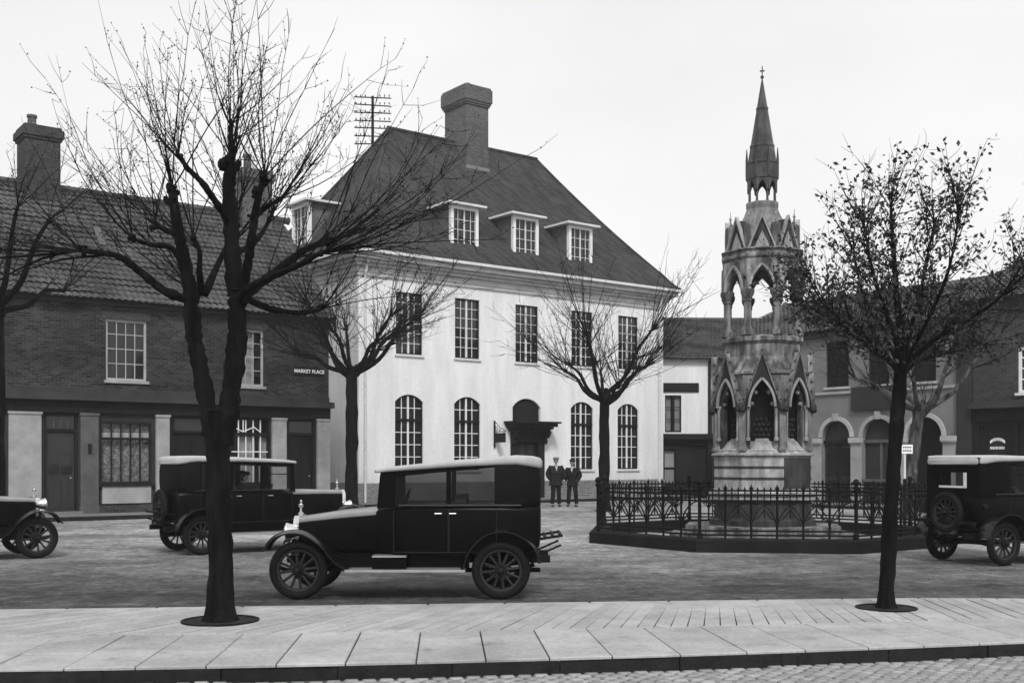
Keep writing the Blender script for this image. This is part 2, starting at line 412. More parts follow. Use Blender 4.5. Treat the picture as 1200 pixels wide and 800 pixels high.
def pantiles(mb, x0, x1, p0, z0, p1, z1, pitch=.21, gauge=.27, amp=.026, y_sign=1):
    Ls = math.hypot(p1-p0, z1-z0); rows = int(Ls / gauge); n = Vector((0, -(z1-z0), (p1-p0) )).normalized()
    nu = int((x1-x0)/pitch*6)
    for r in range(rows):
        v0, v1 = r / rows, (r + 1.06) / rows
        vs = []
        for (v, lift) in ((v0, .045), (min(v1, 1.005), .0)):
            for i in range(nu + 1):
                x = x0 + (x1-x0)*i/nu
                h = amp * (math.sin(2*PI*(x-x0)/pitch) + .35*math.sin(4*PI*(x-x0)/pitch+.6)) + lift
                k = int((x-x0)/pitch); h += .016*math.sin(k*12.9+r*7.7)
                vs.append((x, p0+(p1-p0)*v + n.y*h, z0+(z1-z0)*v + n.z*h))
        m = nu + 1
        mb.add(vs, [(i, i+1, m+i+1, m+i) for i in range(nu)])
    return mb

# ------------------------------------------------------------------ ground, pavements, roads
def kerbY(x): return 9.38 + .15*x + .0095*x*x
def bordY(x): return 11.02 + .11*x + .006*x*x
def farY(x): return 13.12 + .10*x - (.05*(x-4.2)**2 if x > 4.2 else 0)
gm = MB(); S = 700
def Xs(a, b, n): return [a + (b-a)*i/n for i in range(n+1)]
xs = Xs(-14, 14, 56)
for a, b in zip(xs, xs[1:]): gm.quad((a, kerbY(a)+.3, 0), (b, kerbY(b)+.3, 0), (b, 60, 0), (a, 60, 0))
gm.quad((-S,60,0),(S,60,0),(S,S,0),(-S,S,0)); gm.quad((-S,-20,0),(-14,-20,0),(-14,60,0),(-S,60,0)); gm.quad((14,-20,0),(S,-20,0),(S,60,0),(14,60,0))
struct('ground', gm, 'ground')
rm = MB()
for a, b in zip(xs, xs[1:]): rm.quad((a, -20, -.095), (b, -20, -.095), (b, kerbY(b)+.02, -.095), (a, kerbY(a)+.02, -.095))
road = struct('road', rm, 'joint')
rm = MB(); rm.quad((-S,-S,-.11),(S,-S,-.11),(S,-20,-.11),(-S,-20,-.11)); struct('road_beyond', rm, 'ground')
pm = MB()
for a, b in zip(xs, xs[1:]):
    pm.quad((a, kerbY(a)+.1, .0245), (b, kerbY(b)+.1, .0245), (b, farY(b)-.06, .0245), (a, farY(a)-.06, .0245))
pave = struct('pavement', pm, 'joint')
def slab(name, c, mat, z0, z1, b=.008, parent=None):
    """a stone from its four corners, top edge eased"""
    cx = sum(p[0] for p in c)/4; cy = sum(p[1] for p in c)/4
    def inn(p, k):
        d = Vector((cx-p[0], cy-p[1])); d = d.normalized()*k; return (p[0]+d.x, p[1]+d.y)
    lo = [(p[0], p[1], z0) for p in c]; mi = [(p[0], p[1], z1-b) for p in c]; up = [(*inn(p, b*1.4), z1) for p in c]
    m = MB().add(lo+mi+up, [(0,1,5,4),(1,2,6,5),(2,3,7,6),(3,0,4,7),(4,5,9,8),(5,6,10,9),(6,7,11,10),(7,4,8,11),(8,9,10,11)])
    return m.build(name, mat, parent)
random.seed(5)
x = -7.6; ang = []
while x < 8.4:                       # big flags, joints square to the kerb
    wd = random.choice((.54, .56, .58, .6)); sk = lambda t: (-.10 - .03*max(0, t))
    a, b = x + .006, x + wd - .006
    def P(t, v):
        y0, y1 = kerbY(t)-.004, bordY(t)-.005
        return (t + sk(t)*v, y0 + (y1-y0)*v)
    if x < -2.8 or random.random() < .12:
        v = .45 + random.uniform(-.06, .06)
        slab('paving_slab', [P(a,0),P(b,0),P(b,v-.004),P(a,v-.004)], 'flag', .026, .05+random.uniform(-.003,.003), parent=pave)
        slab('paving_slab', [P(a,v+.004),P(b,v+.004),P(b,1),P(a,1)], 'flag', .026, .05+random.uniform(-.003,.003), parent=pave)
    else:
        slab('paving_slab', [P(a,0),P(b,0),P(b,1),P(a,1)], 'flag', .026, .05+random.uniform(-.003,.003), parent=pave)
    x += wd
x = -8
while x < 8.6:                       # kerb stones
    wd = random.uniform(.85, 1.05); a, b = x+.004, x+wd-.004; j = random.uniform(-.012,.008)
    slab('kerb_stone', [(a,kerbY(a)+j),(b,kerbY(b)+j+random.uniform(-.006,.006)),(b,kerbY(b)+.18),(a,kerbY(a)+.18)], 'kerb', -.14, .022+random.uniform(-.002,.002), .006, pave); x += wd
x = -8.2
while x < 8.6:                       # narrow setts laid askew between flags and the square
    sh = max(.12, .60 - .12*x) if x < 4 else .12; wd = .172
    for r in (0,):
        v0, v1 = (0, 1)
        off = wd*.5*r
        def Q(t, v):
            y0, y1 = bordY(t)+.005, farY(t)-.1
            tt = t + off + sh*v*1.0
            return (tt, bordY(tt)+.006 + (farY(tt)-.11-bordY(tt)-.006)*v)
        a, b = x+.007, x+wd-.007
        slab('paving_sett', [Q(a,v0+.005),Q(b,v0+.005),Q(b,v1-.005),Q(a,v1-.005)], 'sett', 0, .05+random.uniform(-.004,.003), .009, pave)
    x += wd
x = -8
while x < 8.6:
    wd = random.uniform(.9, 1.1); a, b = x+.004, x+wd-.004
    slab('edging_stone', [(a,farY(a)-.10),(b,farY(b)-.10),(b,farY(b)),(a,farY(a))], 'sett', -.05, .046, .014, pave); x += wd
# granite setts of the near roadway: the ones in view each a piece, the rest together
cob = [MB().bev(-.062, .062, -.036, .036, -.06, 0, .015).mesh('sett', M['cobble'], True) for _ in range(1)]
rest = MB(); cnt = 0; row = 0; yy = 10.55
while yy > 7.6:
    xx = -6.0 + (row % 2)*.07
    while xx < 7.2:
        yk = yy + .15*(xx-4.7)*1.0
        if yk < kerbY(xx) - .055 and yk > 8.2:
            z = -.07 + random.uniform(-.006, .004); rz = random.uniform(-.05, .05)+.16
            vis = yk > 8.78 and abs(xx/yk) < .475
            if vis and cnt < 300: link('sett', cob[0], road, (xx, yk, z), (random.uniform(-.03,.03), 0, rz)); cnt += 1
            else:
                rest.m = Matrix.Translation((xx, yk, z)) @ Matrix.Rotation(rz, 4, 'Z'); rest.bev(-.062, .062, -.036, .036, -.06, 0, .015)
        xx += .142
    yy -= .094; row += 1
rest.build('sett_field', 'cobble', road, kind='stuff')

TH = math.atan2(1300, 1700)       # the run of the square's long side
def footway(name, ox, oy, rz, x0, x1, wd):
    b = MB(); b.m = Matrix.Translation((ox, oy, 0)) @ Matrix.Rotation(rz, 4, 'Z')
    b.box(x0, x1, -wd+.14, .1, -.05, .11); o = struct(name, b, 'stucco')
    x = x0
    while x < x1:
        k = MB(); k.m = b.m; k.bev(x, min(x+.96, x1), -wd, -wd+.135, -.05, .12, .015); k.build('kerb_stone', 'kerb', o); x += .97
    return o
footway('footway', -19.17, 29.39, TH, -6, 16.4, 2.1)
footway('footway', -5.95, 43.0, TH, -.9, 17.2, 2.2)
footway('footway', 10.02, 45.76, TH-PI/2, -1, 14, 2.0)

# ------------------------------------------------------------------ white corner building with the steep tiled roof
mb_ = thing('town_building', 'large whitewashed two storey building with steep dark hipped roof and three dormers', 'building', (-5.95, 43.0, 0), TH)
W, D = 16.6, 10.0
bays = [2.31, 5.15, 8.30, 11.46, 14.30]
gf = [(b-.66, b+.66, 1.35, 4.38, .30) for i, b in enumerate(bays) if i != 2]
uf = [(b-.62, b+.62, 5.98, 8.45, 0) for b in bays]
dr = (7.52, 9.06, .12, 4.42, .38)
m = MB(); wall(m, 0, W, 0, 9.3, gf + uf + [dr], 0, .28)
m.quad((0,0,0),(0,D,0),(0,D,9.3),(0,0,9.3)); m.quad((W,0,0),(W,0,9.3),(W,D,9.3),(W,D,0)); m.quad((0,D,0),(W,D,0),(W,D,9.3),(0,D,9.3))
m.build('wall', 'lime', mb_)
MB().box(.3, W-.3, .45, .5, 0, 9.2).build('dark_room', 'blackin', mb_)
p = MB()
for a, b in ((-.04, 7.40), (9.20, W+.04)): p.box(a, b, -.04, .02, -.05, .86)
p.box(-.04, .02, .02, D, -.05, .86); p.box(W-.02, W+.04, .02, D, -.05, .86)
p.build('plinth', 'plinthbrick', mb_)
for o in gf:
    window(mb_, o, .10, 4, 4, transom=3.36, rows_top=2, bw=.028, frame='darkwood', fw=.05, casw=.035)
for o in uf:
    window(mb_, o, .08, 4, 6, bw=.024, frame='dark', bar='trim', fw=.05, casw=.04)
c = MB()
for (o, z0, z1) in ((.07, 8.93, 9.08), (.10, 9.08, 9.30), (.2, 9.30, 9.44), (.32, 9.44, 9.56), (.5, 9.56, 9.72), (.56, 9.72, 9.80)):
    c.box(-o, W+o, -o, D+o, z0, z1)
c.build('cornice', 'cornice', mb_)
g_ = MB(); g_.box(-.63, W+.63, -.66, -.565, 9.76, 9.87); g_.box(-.66, -.565, -.565, D+.5, 9.76, 9.87); g_.box(W+.565, W+.66, -.565, D+.5, 9.76, 9.87)
g_.build('gutter', 'trim', mb_)
# roof in courses, kicked out at the eaves
e0 = (-.6, W+.6, -.6, D+.6); e1 = (4.35, 12.8, 4.96, 5.04)
def rz_(t): return 9.84 + 6.7 * (t*.86 + .14*t*t) if t > .12 else 9.84 + 6.7*(.12*.86+.14*.0144)*(t/.12)**1.25
def rr(t): return tuple(a + (b-a)*t for a, b in zip(e0, e1))
rows = 62
sides = [MB() for _ in range(4)]
for i in range(rows):
    t0, t1 = i/rows, (i+1.15)/rows; t1 = min(t1, 1)
    a = rr(t0); b = rr(t1); za, zb = rz_(t0)+.028, rz_(t1)+.002
    A = [(a[0],a[2],za),(a[1],a[2],za),(a[1],a[3],za),(a[0],a[3],za)]; B = [(b[0],b[2],zb),(b[1],b[2],zb),(b[1],b[3],zb),(b[0],b[3],zb)]
    for k in range(4):
        k2 = (k+1) % 4; sides[k].quad(A[k], A[k2], B[k2], B[k])
        lo = [(q[0], q[1], q[2]-.03) for q in (A[k], A[k2])]; sides[k].quad(lo[0], lo[1], A[k2], A[k])
roof = sides[0].build('roof', 'rooftile', mb_)
for k in range(1, 4): sides[k].build('roof_slope', 'rooftile', roof)
hp = MB()
for k, (cx, cy) in enumerate(((0,2),(1,2),(1,3),(0,3))):
    pts = []
    for i in range(25):
        t = i/24; q = rr(t); pts.append((q[cx], q[cy], rz_(t)+.03))
    hp.tube(pts, .07, 6)
hp.tube([(4.3,5,16.6),(12.85,5,16.6)], .10, 8)
hp.build('ridge_tiles', 'rooftile', roof)
def dormer(parent, s, p, z0, z1, wd, dep, side=False):
    e = bpy.data.objects.new('dormer', None); COL.objects.link(e); e.parent = parent
    if side: e.location = (p, s, 0); e.rotation_euler = (0, 0, -PI/2)
    else: e.location = (s, p, 0)
    h = wd/2
    q = MB(); q.box(-h, h, .13, dep, z0-.25, z1); q.build('dormer_wall', 'slate', e)
    fr = MB(); fr.box(-h-.02, -h+.12, -.04, .125, z0-.15, z1+.02); fr.box(h-.12, h+.02, -.04, .125, z0-.15, z1+.02); fr.box(-h+.12, h-.12, -.04, .125, z0-.15, z0); fr.box(-h+.12, h-.12, -.04, .125, z1-.12, z1+.02)
    fr.build('dormer_frame', 'white', e)
    rf = MB(); rf.box(-h-.28, h+.28, -.3, dep+.5, z1+.03, z1+.12); rf.build('dormer_roof', 'trim', e)
    k = MB(); k.box(-.03, .03, .0, .05, z0, z1-.12)
    for sx in (-1, 1):
        k.box(sx*h*.47-.012, sx*h*.47+.012, .01, .04, z0, z1-.12)
    for j in range(1, 4):
        z = z0+(z1-.12-z0)*j/4; k.box(-h+.12, h-.12, .012, .038, z-.012, z+.012)
    k.build('glazing_bars', 'trim', e)
    MB().quad((-h+.12,.06,z0),(h-.12,.06,z0),(h-.12,.06,z1-.12),(-h+.12,.06,z1-.12)).build('glass', 'glass', e)
for s in (5.2, 8.45, 11.6): dormer(mb_, s, .28, 10.52, 12.32, 1.36, 1.75)
dormer(mb_, 5.6, .35, 10.9, 12.7, 1.5, 1.7, side=True)
ch = MB(); ch.box(7.9, 9.16, 4.0, 5.75, 13.5, 18.15); ch.build('chimney', 'chimbrick', mb_)
cc = mb_.children[-1]
k = MB()
for o, a, b in ((.05,18.15,18.25),(.10,18.25,18.35),(.14,18.35,18.95),(.09,18.95,19.05)): k.box(7.9-o, 9.16+o, 4.0-o, 5.75+o, a, b)
k.build('chimney_cap', 'chimbrick', cc)
for i in range(4): MB().lathe([(.17,19.0),(.15,19.14),(.12,19.22),(.001,19.23)], 8, c=(8.53+(i%2-.5)*.6, 4.35+i*.33)).build('chimney_pot', 'chimbrick', cc, smooth=True)
k = MB(); k.box(7.86, 9.2, 3.93, 3.997, 14.92, 15.32); k.box(7.84,7.897,3.93,5.0,15.0,15.2); k.build('flashing', 'stucco', cc)
# doorway
d = MB(); d.box(7.40, 7.74, -.14, .05, 0, 3.0); d.box(8.84, 9.18, -.14, .05, 0, 3.0); d.box(7.74, 8.84, -.14, .05, 2.55, 3.0)
d.build('door_surround', 'dark', mb_)
d = MB(); d.box(7.742, 8.838, .07, .13, .12, 2.55); door = d.build('door', 'darkwood', mb_)
k = MB()
for zz in ((.3,1.0),(1.15,1.9),(2.0,2.42)):
    for xx in ((7.86,8.24),(8.34,8.72)):
        k.box(xx[0],xx[1],.045,.068,zz[0],zz[1])
k.build('door_panels', 'midwood', door)
MB().ball((8.66,.04,1.1),.035).build('door_knob', 'nickel', door, smooth=True)
f = MB(); 
for i in range(10):
    a, b = 7.53+1.52*i/10, 7.53+1.52*(i+1)/10; f.quad((a,.12,3.3),(b,.12,3.3),(b,.12,arc_z(dr,b)),(a,.12,arc_z(dr,a)))
f.build('fanlight', 'dark', mb_)
cp = MB()
for (o, y0, z0, z1) in ((0,-.42,3.0,3.1),(.08,-.55,3.1,3.2),(.18,-.72,3.2,3.34),(.26,-.86,3.34,3.42)): cp.box(7.3-o, 9.28+o, y0, -.005, z0, z1)
canopy = cp.build('canopy', 'dark', mb_)
for x0 in (7.36, 9.0):
    k = MB(); k.prism([(0,0),(0,-.0)],0,0) if False else None
    pr = [(-.02,2.45),(-.14,2.45),(-.2,2.6),(-.16,2.7),(-.34,2.74),(-.42,2.9),(-.5,2.995),(-.02,2.995)]
    k.m = Matrix(((0,1,0,x0),(1,0,0,-.13),(0,0,1,0),(0,0,0,1))); k.prism(pr, 0, .2); k.build('bracket', 'dark', canopy)
st = MB(); st.box(7.3, 9.3, -.75, -.02, 0, .115+.01); st.build('doorstep', 'stucco', mb_)
for x_ in (W-.35, .25): MB().tube([(x_,-.09,.1),(x_,-.09,8.9),(x_,-.3,9.5)], .05, 8).build('downpipe', 'trim', mb_, smooth=True)

hs = thing('hanging_sign', 'small black wrought iron bracket sign on the white wall left of the doorway', 'sign', (-5.95+.794*6.54, 43+.607*6.54, 0), TH)
MB().box(-.03, .03, -.06, -.004, 2.28, 3.42).build('wall_bar', 'iron', hs)
MB().box(-.015, .015, -.80, -.09, 2.50, 2.90).build('sign_board', 'dark', hs)
k = MB(); k.bar((0,-.03,2.96),(0,-.84,2.96),.03); k.bar((0,-.2,2.96),(0,-.2,2.9),.02); k.bar((0,-.7,2.96),(0,-.7,2.9),.02); k.build('arm', 'iron', hs)
k = MB()
k.tube([(0,-.04-.75*t, 3.36-.40*t+.03*math.sin(9*t)) for t in [i/12 for i in range(13)]], .014, 5)
k.tube([(0,-.17+.08*math.cos(a), 3.09+.08*math.sin(a)) for a in [i*PI/5 for i in range(10)]], .012, 5)
k.tube([(0,-.38+.05*math.cos(a), 3.04+.05*math.sin(a)) for a in [i*PI/5 for i in range(10)]], .012, 5)
k.build('scroll', 'iron', hs)

# ------------------------------------------------------------------ dark brick terrace with shopfronts on the left
tb = thing('brick_terrace', 'dark brick house row with pantiled roof and pale pilasters on the left', 'building', (-19.17, 29.39, 0), TH)
U1 = (8.27, 9.55, 4.24, 6.14, 0); U2 = (12.28, 13.54, 4.24, 6.14, 0); U0 = (3.2, 4.4, 4.24, 6.14, 0)
m = MB(); wall(m, -4, 16, 3.6, 6.75, [U0, U1, U2], 0, .2)
m.quad((16,0,0),(16,8,0),(16,8,6.75),(16,0,6.75)); m.quad((16,.0,6.75),(16,8,6.75),(16,4,10.8),(16,4,10.8))
m.quad((-4,8,0),(16,8,0),(16,8,6.75),(-4,8,6.75)); m.quad((-4,0,0),(-4,8,0),(-4,8,6.75),(-4,0,6.75))
m.build('wall', 'brick', tb)
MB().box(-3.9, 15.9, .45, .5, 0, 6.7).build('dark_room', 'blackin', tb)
for o in (U0, U1, U2):
    window(tb, o, .09, 4, 4, bw=.026, bar='pilm', frame='pilm', fw=.07, mull=False, glass='glass' if o is not U2 else 'shopglass', sill='pil',
           curtain=[(o[0], o[1]-.3, o[2], o[3], 'curtain')] if o is U2 else None)
    MB().box(o[0]-.12, o[1]+.12, -.02, .03, o[3]+.003, o[3]+.24).build('lintel', 'brick2', tb)
# shopfront
O = dict(door1=(6.46,7.45,.16,3.17,0), shop1=(8.11,9.72,1.02,2.96,0), pass_=(10.33,11.75,.16,3.17,0), shop2=(12.35,13.78,.95,3.17,0), door2=(14.43,15.50,.16,3.17,0), shop0=(2.6,5.1,1.0,3.0,0))
m = MB(); wall(m, -4, 16, 0, 3.2, list(O.values()), .06, .3); m.build('shopfront', 'stuccod', tb)
m = MB()
m.box(-4.05, 16.04, -.06, .058, 3.2, 3.56); m.build('fascia', 'darkwood', tb)
m = MB(); m.box(-4.1, 16.1, -.26, .02, 3.565, 3.68); m.box(-4.1, 16.12, -.20, .02, 3.68, 3.78); m.build('shop_cornice', 'greycornice', tb)
m = MB(); m.box(-4, 16, -.05, .02, 3.78, 3.96); m.build('string_course', 'greycornice', tb)
for i, (a, b, mt) in enumerate(((5.45,6.36,'pil'),(7.50,8.04,'pilg'),(9.84,10.27,'pil'),(13.84,14.36,'pil'),(15.54,16.03,'pil'),(1.6,2.4,'pil'))):
    m = MB(); m.box(a, b, -.05, .056, .34, 3.12); m.box(a-.03, b+.03, -.08, .056, 3.12, 3.196); m.box(a-.02, b+.02, -.07, .056, .11, .338)
    m.build('pilaster', mt, tb)
for (a, b) in ((6.37,7.49),(8.05,9.83),(10.28,13.83),(14.37,15.53)):
    if a not in (6.37, 14.37): MB().box(a, b, -.02, .055, .11, .36).build('stall_base', 'brick2', tb)
MB().box(8.16, 9.68, -.03, .055, .40, .93).build('stall_riser', 'pil', tb)
k = MB(); k.box(7.2+.75,8.0+.0,-.09,.04,1.9,2.05)
window(tb, O['shop1'], .1, 5, 1, bw=.045, frame='dark', bar='dark', fw=.06, mull=False, glass='shopglass', sill='dark',
       curtain=[(8.15,9.68,1.05,2.38,'lace'),(8.15,9.68,2.46,2.62,'white'),(8.15,9.68,2.64,2.92,'lace')])
MB().box(8.16,9.67,.02,.13,2.40,2.46).build('window_rail', 'dark', tb)
m = window(tb, O['shop2'], .1, 5, 1, bw=.035, frame='darkwood', bar='white', fw=.06, mull=False, glass='shopglass', sill='dark', transom=2.62, rows_top=1,
       curtain=[(12.7,13.3,1.0,2.55,'curtain'),(13.45,13.72,1.0,2.55,'curtain')])
k = MB(); k.box(12.42,13.72,.075,.095,2.02,2.05); 
for cx in (12.82,): 
    for a in (90, 25, 155): k.bar((cx,.06,2.7),(cx+.42*math.cos(R(a)),.06,2.7+.40*math.sin(R(a))),.03)
    k.bar((cx+.38,.06,2.87),(cx+.62,.06,2.7),.03)
k.build('fan_bars', 'white', m)
for key, mt in (('door1','midwood'),('door2','darkwood'),('pass_','darkwood')):
    a, b, z0, z1, _ = O[key]
    fr = MB(); fr.box(a,a+.08,.1,.2,z0,z1); fr.box(b-.08,b,.1,.2,z0,z1); fr.box(a+.08,b-.08,.1,.2,z1-.08,z1); fr.box(a+.08,b-.08,.1,.2,2.62,2.70)
    dd = fr.build('door_frame', 'darkwood' if key != 'door1' else 'dark', tb)
    lf = MB(); lf.box(a+.085,b-.085,.16,.21,z0,2.615); leaf = lf.build('door_leaf', mt, dd)
    k = MB(); ww = (b-a-.17); x0 = a+.085
    for i in range(2):
        xa = x0+ww*(.1+.43*i); xb = xa+ww*.37
        k.box(xa,xb,.145,.158,z0+.12,z0+.95)
        if key != 'door1': k.box(xa,xb,.145,.158,z0+1.1,z0+2.3)
    k.build('door_panels', mt, leaf)
    if key == 'door1':
        for i in range(2):
            for j in range(2):
                xa = x0+ww*(.1+.43*i); MB().box(xa,xa+ww*.37,.15,.158,z0+1.15+j*.62,z0+1.70+j*.62).build('pane', 'glass', leaf)
    fl = MB(); fl.box(a+.085,b-.085,.15,.17,2.705,z1-.085); fo = fl.build('fanlight', 'glass', dd)
    if key == 'door1':
        k = MB()
        for i in range(1,4): k.box(a+.08+(b-a-.16)*i/4-.012, a+.08+(b-a-.16)*i/4+.012,.13,.148,2.7,z1-.08)
        k.build('fanlight_bars', 'pilg', fo)
    MB().ball((b-.2,.12,1.2),.03).build('door_knob', 'alloy', leaf, smooth=True)
    MB().box(a-.05,b+.05,-.3,.09,.105,.19).build('doorstep', 'stucco', tb)
MB().box(7.72,7.82,-.08,-.052,1.95,2.25).build('letter_box', 'dark', tb)
# roof
eb = MB(); eb.box(-4.1,16.1,-.14,-.002,6.56,6.70); eb.build('eaves_board', 'greycornice', tb)
gt = MB(); gt.tube([(-4.2,-.24,6.70),(16.15,-.24,6.70)], .06, 8); gt.build('gutter', 'dark', tb, smooth=True)
rf = MB(); rf.quad((-4.3,-.28,6.66),(16.15,-.28,6.66),(16.15,4,10.84),(-4.3,4,10.84)); rf.quad((-4.3,8.3,6.66),(16.15,8.3,6.66),(16.15,4,10.84),(-4.3,4,10.84))
rf = rf.build('roof', 'slate', tb)
pt = pantiles(MB(), -4.3, 16.15, -.32, 6.68, 4.0, 10.86); pt.build('roof_tiles', 'pantile', rf, kind='stuff', smooth=True)
k = MB()
x = -4.3
while x < 16.1: k.m = None; k.tube([(x,4,10.90),(x+.44,4,10.90)], .13, 8); k.tube([(x+.42,4,10.90),(x+.46,4,10.90)], .15, 8); x += .45
k.build('ridge_tiles', 'pantile', rf)
def rt(p): return 6.66 + (p+.28)*4.18/4.28
k = MB(); k.add([(8.86,1.5,rt(1.5)+.1),(8.98,1.5,rt(1.5)+.1),(8.56,2.7,rt(2.7)+.1),(8.40,2.7,rt(2.7)+.1)], [(0,1,2,3)])
k = MB(); k.m = Matrix.Translation((8.72,2.1,rt(2.1)+.07)) @ Matrix.Rotation(math.atan2(4.18,4.28),4,'X'); k.box(-.11,.11,-.5,.5,0,.05); k.build('roof_light', 'pilg', rf)
def stack(parent, x0, x1, y0, y1, z0, z1, pots, potxy, mat='brick2'):
    o = MB(); o.box(x0,x1,y0,y1,z0,z1-.45); o.box(x0-.05,x1+.05,y0-.05,y1+.05,z1-.45,z1-.36); o.box(x0-.1,x1+.1,y0-.1,y1+.1,z1-.36,z1-.12); o.box(x0-.03,x1+.03,y0-.03,y1+.03,z1-.12,z1)
    o = o.build('chimney', mat, parent)
    for (px, h, r) in pots:
        q = MB(); q.lathe([(r,z1-.05),(r*.85,z1+h*.8),(r*1.05,z1+h*.82),(r*1.05,z1+h),(r*.7,z1+h)], 10, c=(px, potxy)); q.build('chimney_pot', 'chimbrick', o, smooth=True)
stack(tb, 6.75, 7.85, 3.4, 4.5, 9.6, 12.75, [(7.1,.45,.16)], 4.0, 'brick2')
stack(tb, 14.35, 15.5, 3.5, 4.5, 9.6, 12.55, [(14.72,.62,.16)], 4.0, 'chimbrick')
np_ = thing('street_name_plate', 'black street name plate with white letters high on the dark brick wall', 'sign', (-19.17+.794*15.235, 29.39+.607*15.235, 4.83), TH)
MB().box(-.56,.56,-.03,-.004,-.14,.14).build('plate', 'dark', np_)
def text(parent, s, size, loc, rot, mat, wmax=None, name='lettering', ext=.003):
    cu = bpy.data.curves.new('text', 'FONT'); cu.body = s; cu.size = size; cu.extrude = ext; cu.align_x = 'CENTER'; cu.align_y = 'CENTER'; cu.materials.append(M[mat])
    o = bpy.data.objects.new(name, cu); COL.objects.link(o); o.parent = parent; o.location = loc; o.rotation_euler = rot
    cu.offset = .004
    bpy.context.view_layer.update()
    me = bpy.data.meshes.new_from_object(o.evaluated_get(bpy.context.evaluated_depsgraph_get()))
    me.name = name; bpy.data.objects.remove(o); me.materials.clear(); me.materials.append(M[mat])
    return link(name, me, parent, loc, rot)
text(np_, 'MARKET PLACE', .165, (0,-.038,0), (R(90),0,0), 'letter')

# ------------------------------------------------------------------ small white house behind
sb = thing('white_shop', 'small white fronted shop with pantiled roof just right of the large white building', 'building', (7.0, 54.0, 0), R(2))
wo = (.45, 1.25, 3.12, 4.92, 0)
m = MB(); wall(m, -1, 2.62, 3.05, 6.7, [wo], 0, .2); m.build('wall', 'lime', sb)
m = MB(); wall(m, 2.62, 7.0, 0, 6.7, [(3.4,4.3,4.2,5.8,0)], 0, .2); m.quad((7,0,0),(7,8,0),(7,8,6.7),(7,0,6.7)); m.quad((-1,0,0),(-1,8,0),(-1,8,6.7),(-1,0,6.7)); m.quad((-1,8,0),(7,8,0),(7,8,6.7),(-1,8,6.7)); m.build('side_wall', 'stucco', sb)
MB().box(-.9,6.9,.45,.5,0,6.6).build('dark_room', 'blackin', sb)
window(sb, wo, .08, 2, 3, bw=.03, frame='dark', bar='dark', mull=True, casw=.02, glass='shopglass', sill='trim', curtain=[(.5,.75,3.2,4.85,'curtain'),(.95,1.2,3.2,4.85,'curtain')])
window(sb, (3.4,4.3,4.2,5.8,0), .08, 2, 4)
MB().box(.35,2.1,-.06,-.003,5.08,5.52).build('sign_board', 'darkwood', sb)
MB().box(2.55,2.72,-.12,-.003,0,6.6).build('downpipe', 'dark', sb)
MB().box(-1,3.6,-.35,.02,2.78,3.04).build('fascia', 'darkwood', sb)
sw = (.38,.98,.5,2.3,0)
m = MB(); wall(m, -1, 3.3, 0, 2.78, [sw,(1.3,2.5,.1,2.5,0)], 0.0, .3); m.build('shopfront', 'darkwood', sb)
window(sb, sw, .1, 1, 1, frame='dark', mull=False, sill='dark', glass='shopglass', curtain=[(.42,.94,.6,1.3,'curtain'),(.42,.94,1.42,2.25,'white')])
MB().box(1.3,2.5,.15,.2,.1,2.5).build('door', 'dark', sb)
rf = MB(); rf.quad((-1.2,-.3,6.65),(7.1,-.3,6.65),(7.1,4,9.05),(-1.2,4,9.05)); rf.quad((-1.2,8.3,6.65),(7.1,8.3,6.65),(7.1,4,9.05),(-1.2,4,9.05)); rf = rf.build('roof','slate',sb)
pantiles(MB(), -1.2, 7.1, -.35, 6.68, 4.0, 9.08).build('roof_tiles', 'pantile', rf, kind='stuff', smooth=True)
MB().tube([(-1.2,4,9.1),(7.1,4,9.1)], .13, 8).build('ridge_tiles', 'pantile', rf)

# ------------------------------------------------------------------ arcaded stucco row on the right
ro = thing('stucco_row', 'grey stucco building with round arched openings behind the monument on the right', 'building', (10.02, 45.76, 0), TH-PI/2)
a1 = (3.33,4.66,.12,3.3,.665); a2 = (5.16,6.58,.12,3.32,.71); a3 = (7.05,8.47,.02,3.32,.71); a0 = (1.3,2.5,.12,3.3,.6)
uw = [(1.3,2.3,4.56,6.3,0),(3.52,4.56,4.56,6.3,0),(5.41,6.32,4.56,6.3,0),(7.3,8.2,4.56,6.3,0)]
m = MB(); wall(m, -1.5, 9.0, 0, 6.75, [a0,a1,a2,a3]+uw, 0, .3); m.quad((-1.5,0,0),(-1.5,8,0),(-1.5,8,6.75),(-1.5,0,6.75)); m.quad((-1.5,8,0),(9,8,0),(9,8,6.75),(-1.5,8,6.75)); m.build('wall','stucco',ro)
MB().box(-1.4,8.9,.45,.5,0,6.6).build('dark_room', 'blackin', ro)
for o in uw: window(ro, o, .1, 2, 4, bw=.03, frame='darkwood', bar='darkwood', mull=False, sill='pilm')
m = MB(); m.box(-1.5,4.74,-.08,-.002,4.28,4.38); m.box(6.50,9.0,-.08,-.002,4.28,4.38); m.build('string_course','pil',ro)
for op in (a0,a1,a2,a3):
    cx = (op[0]+op[1])/2; r = (op[1]-op[0])/2
    m = MB(); n = 16; sp = op[3]-op[4]
    for i in range(n):
        A, B = PI*i/n, PI*(i+1)/n
        for (r0, r1, y0) in ((r-.02, r+.13, -.07),):
            pts = [(cx+rad*math.cos(t), yy, sp+rad*math.sin(t)) for t in (A,B) for rad in (r0,r1) for yy in (y0, .02)]
            m.add(pts, [(0,2,6,4),(2,3,7,6),(0,4,5,1)])
    m.build('arch_moulding', 'pilm' if op is not a2 else 'pil', ro)
    m = MB(); m.prism([(cx-.08,op[3]-.05),(cx+.08,op[3]-.05),(cx+.12,op[3]+.24),(cx-.12,op[3]+.24)], -.12, -.003); m.build('keystone','pil',ro)
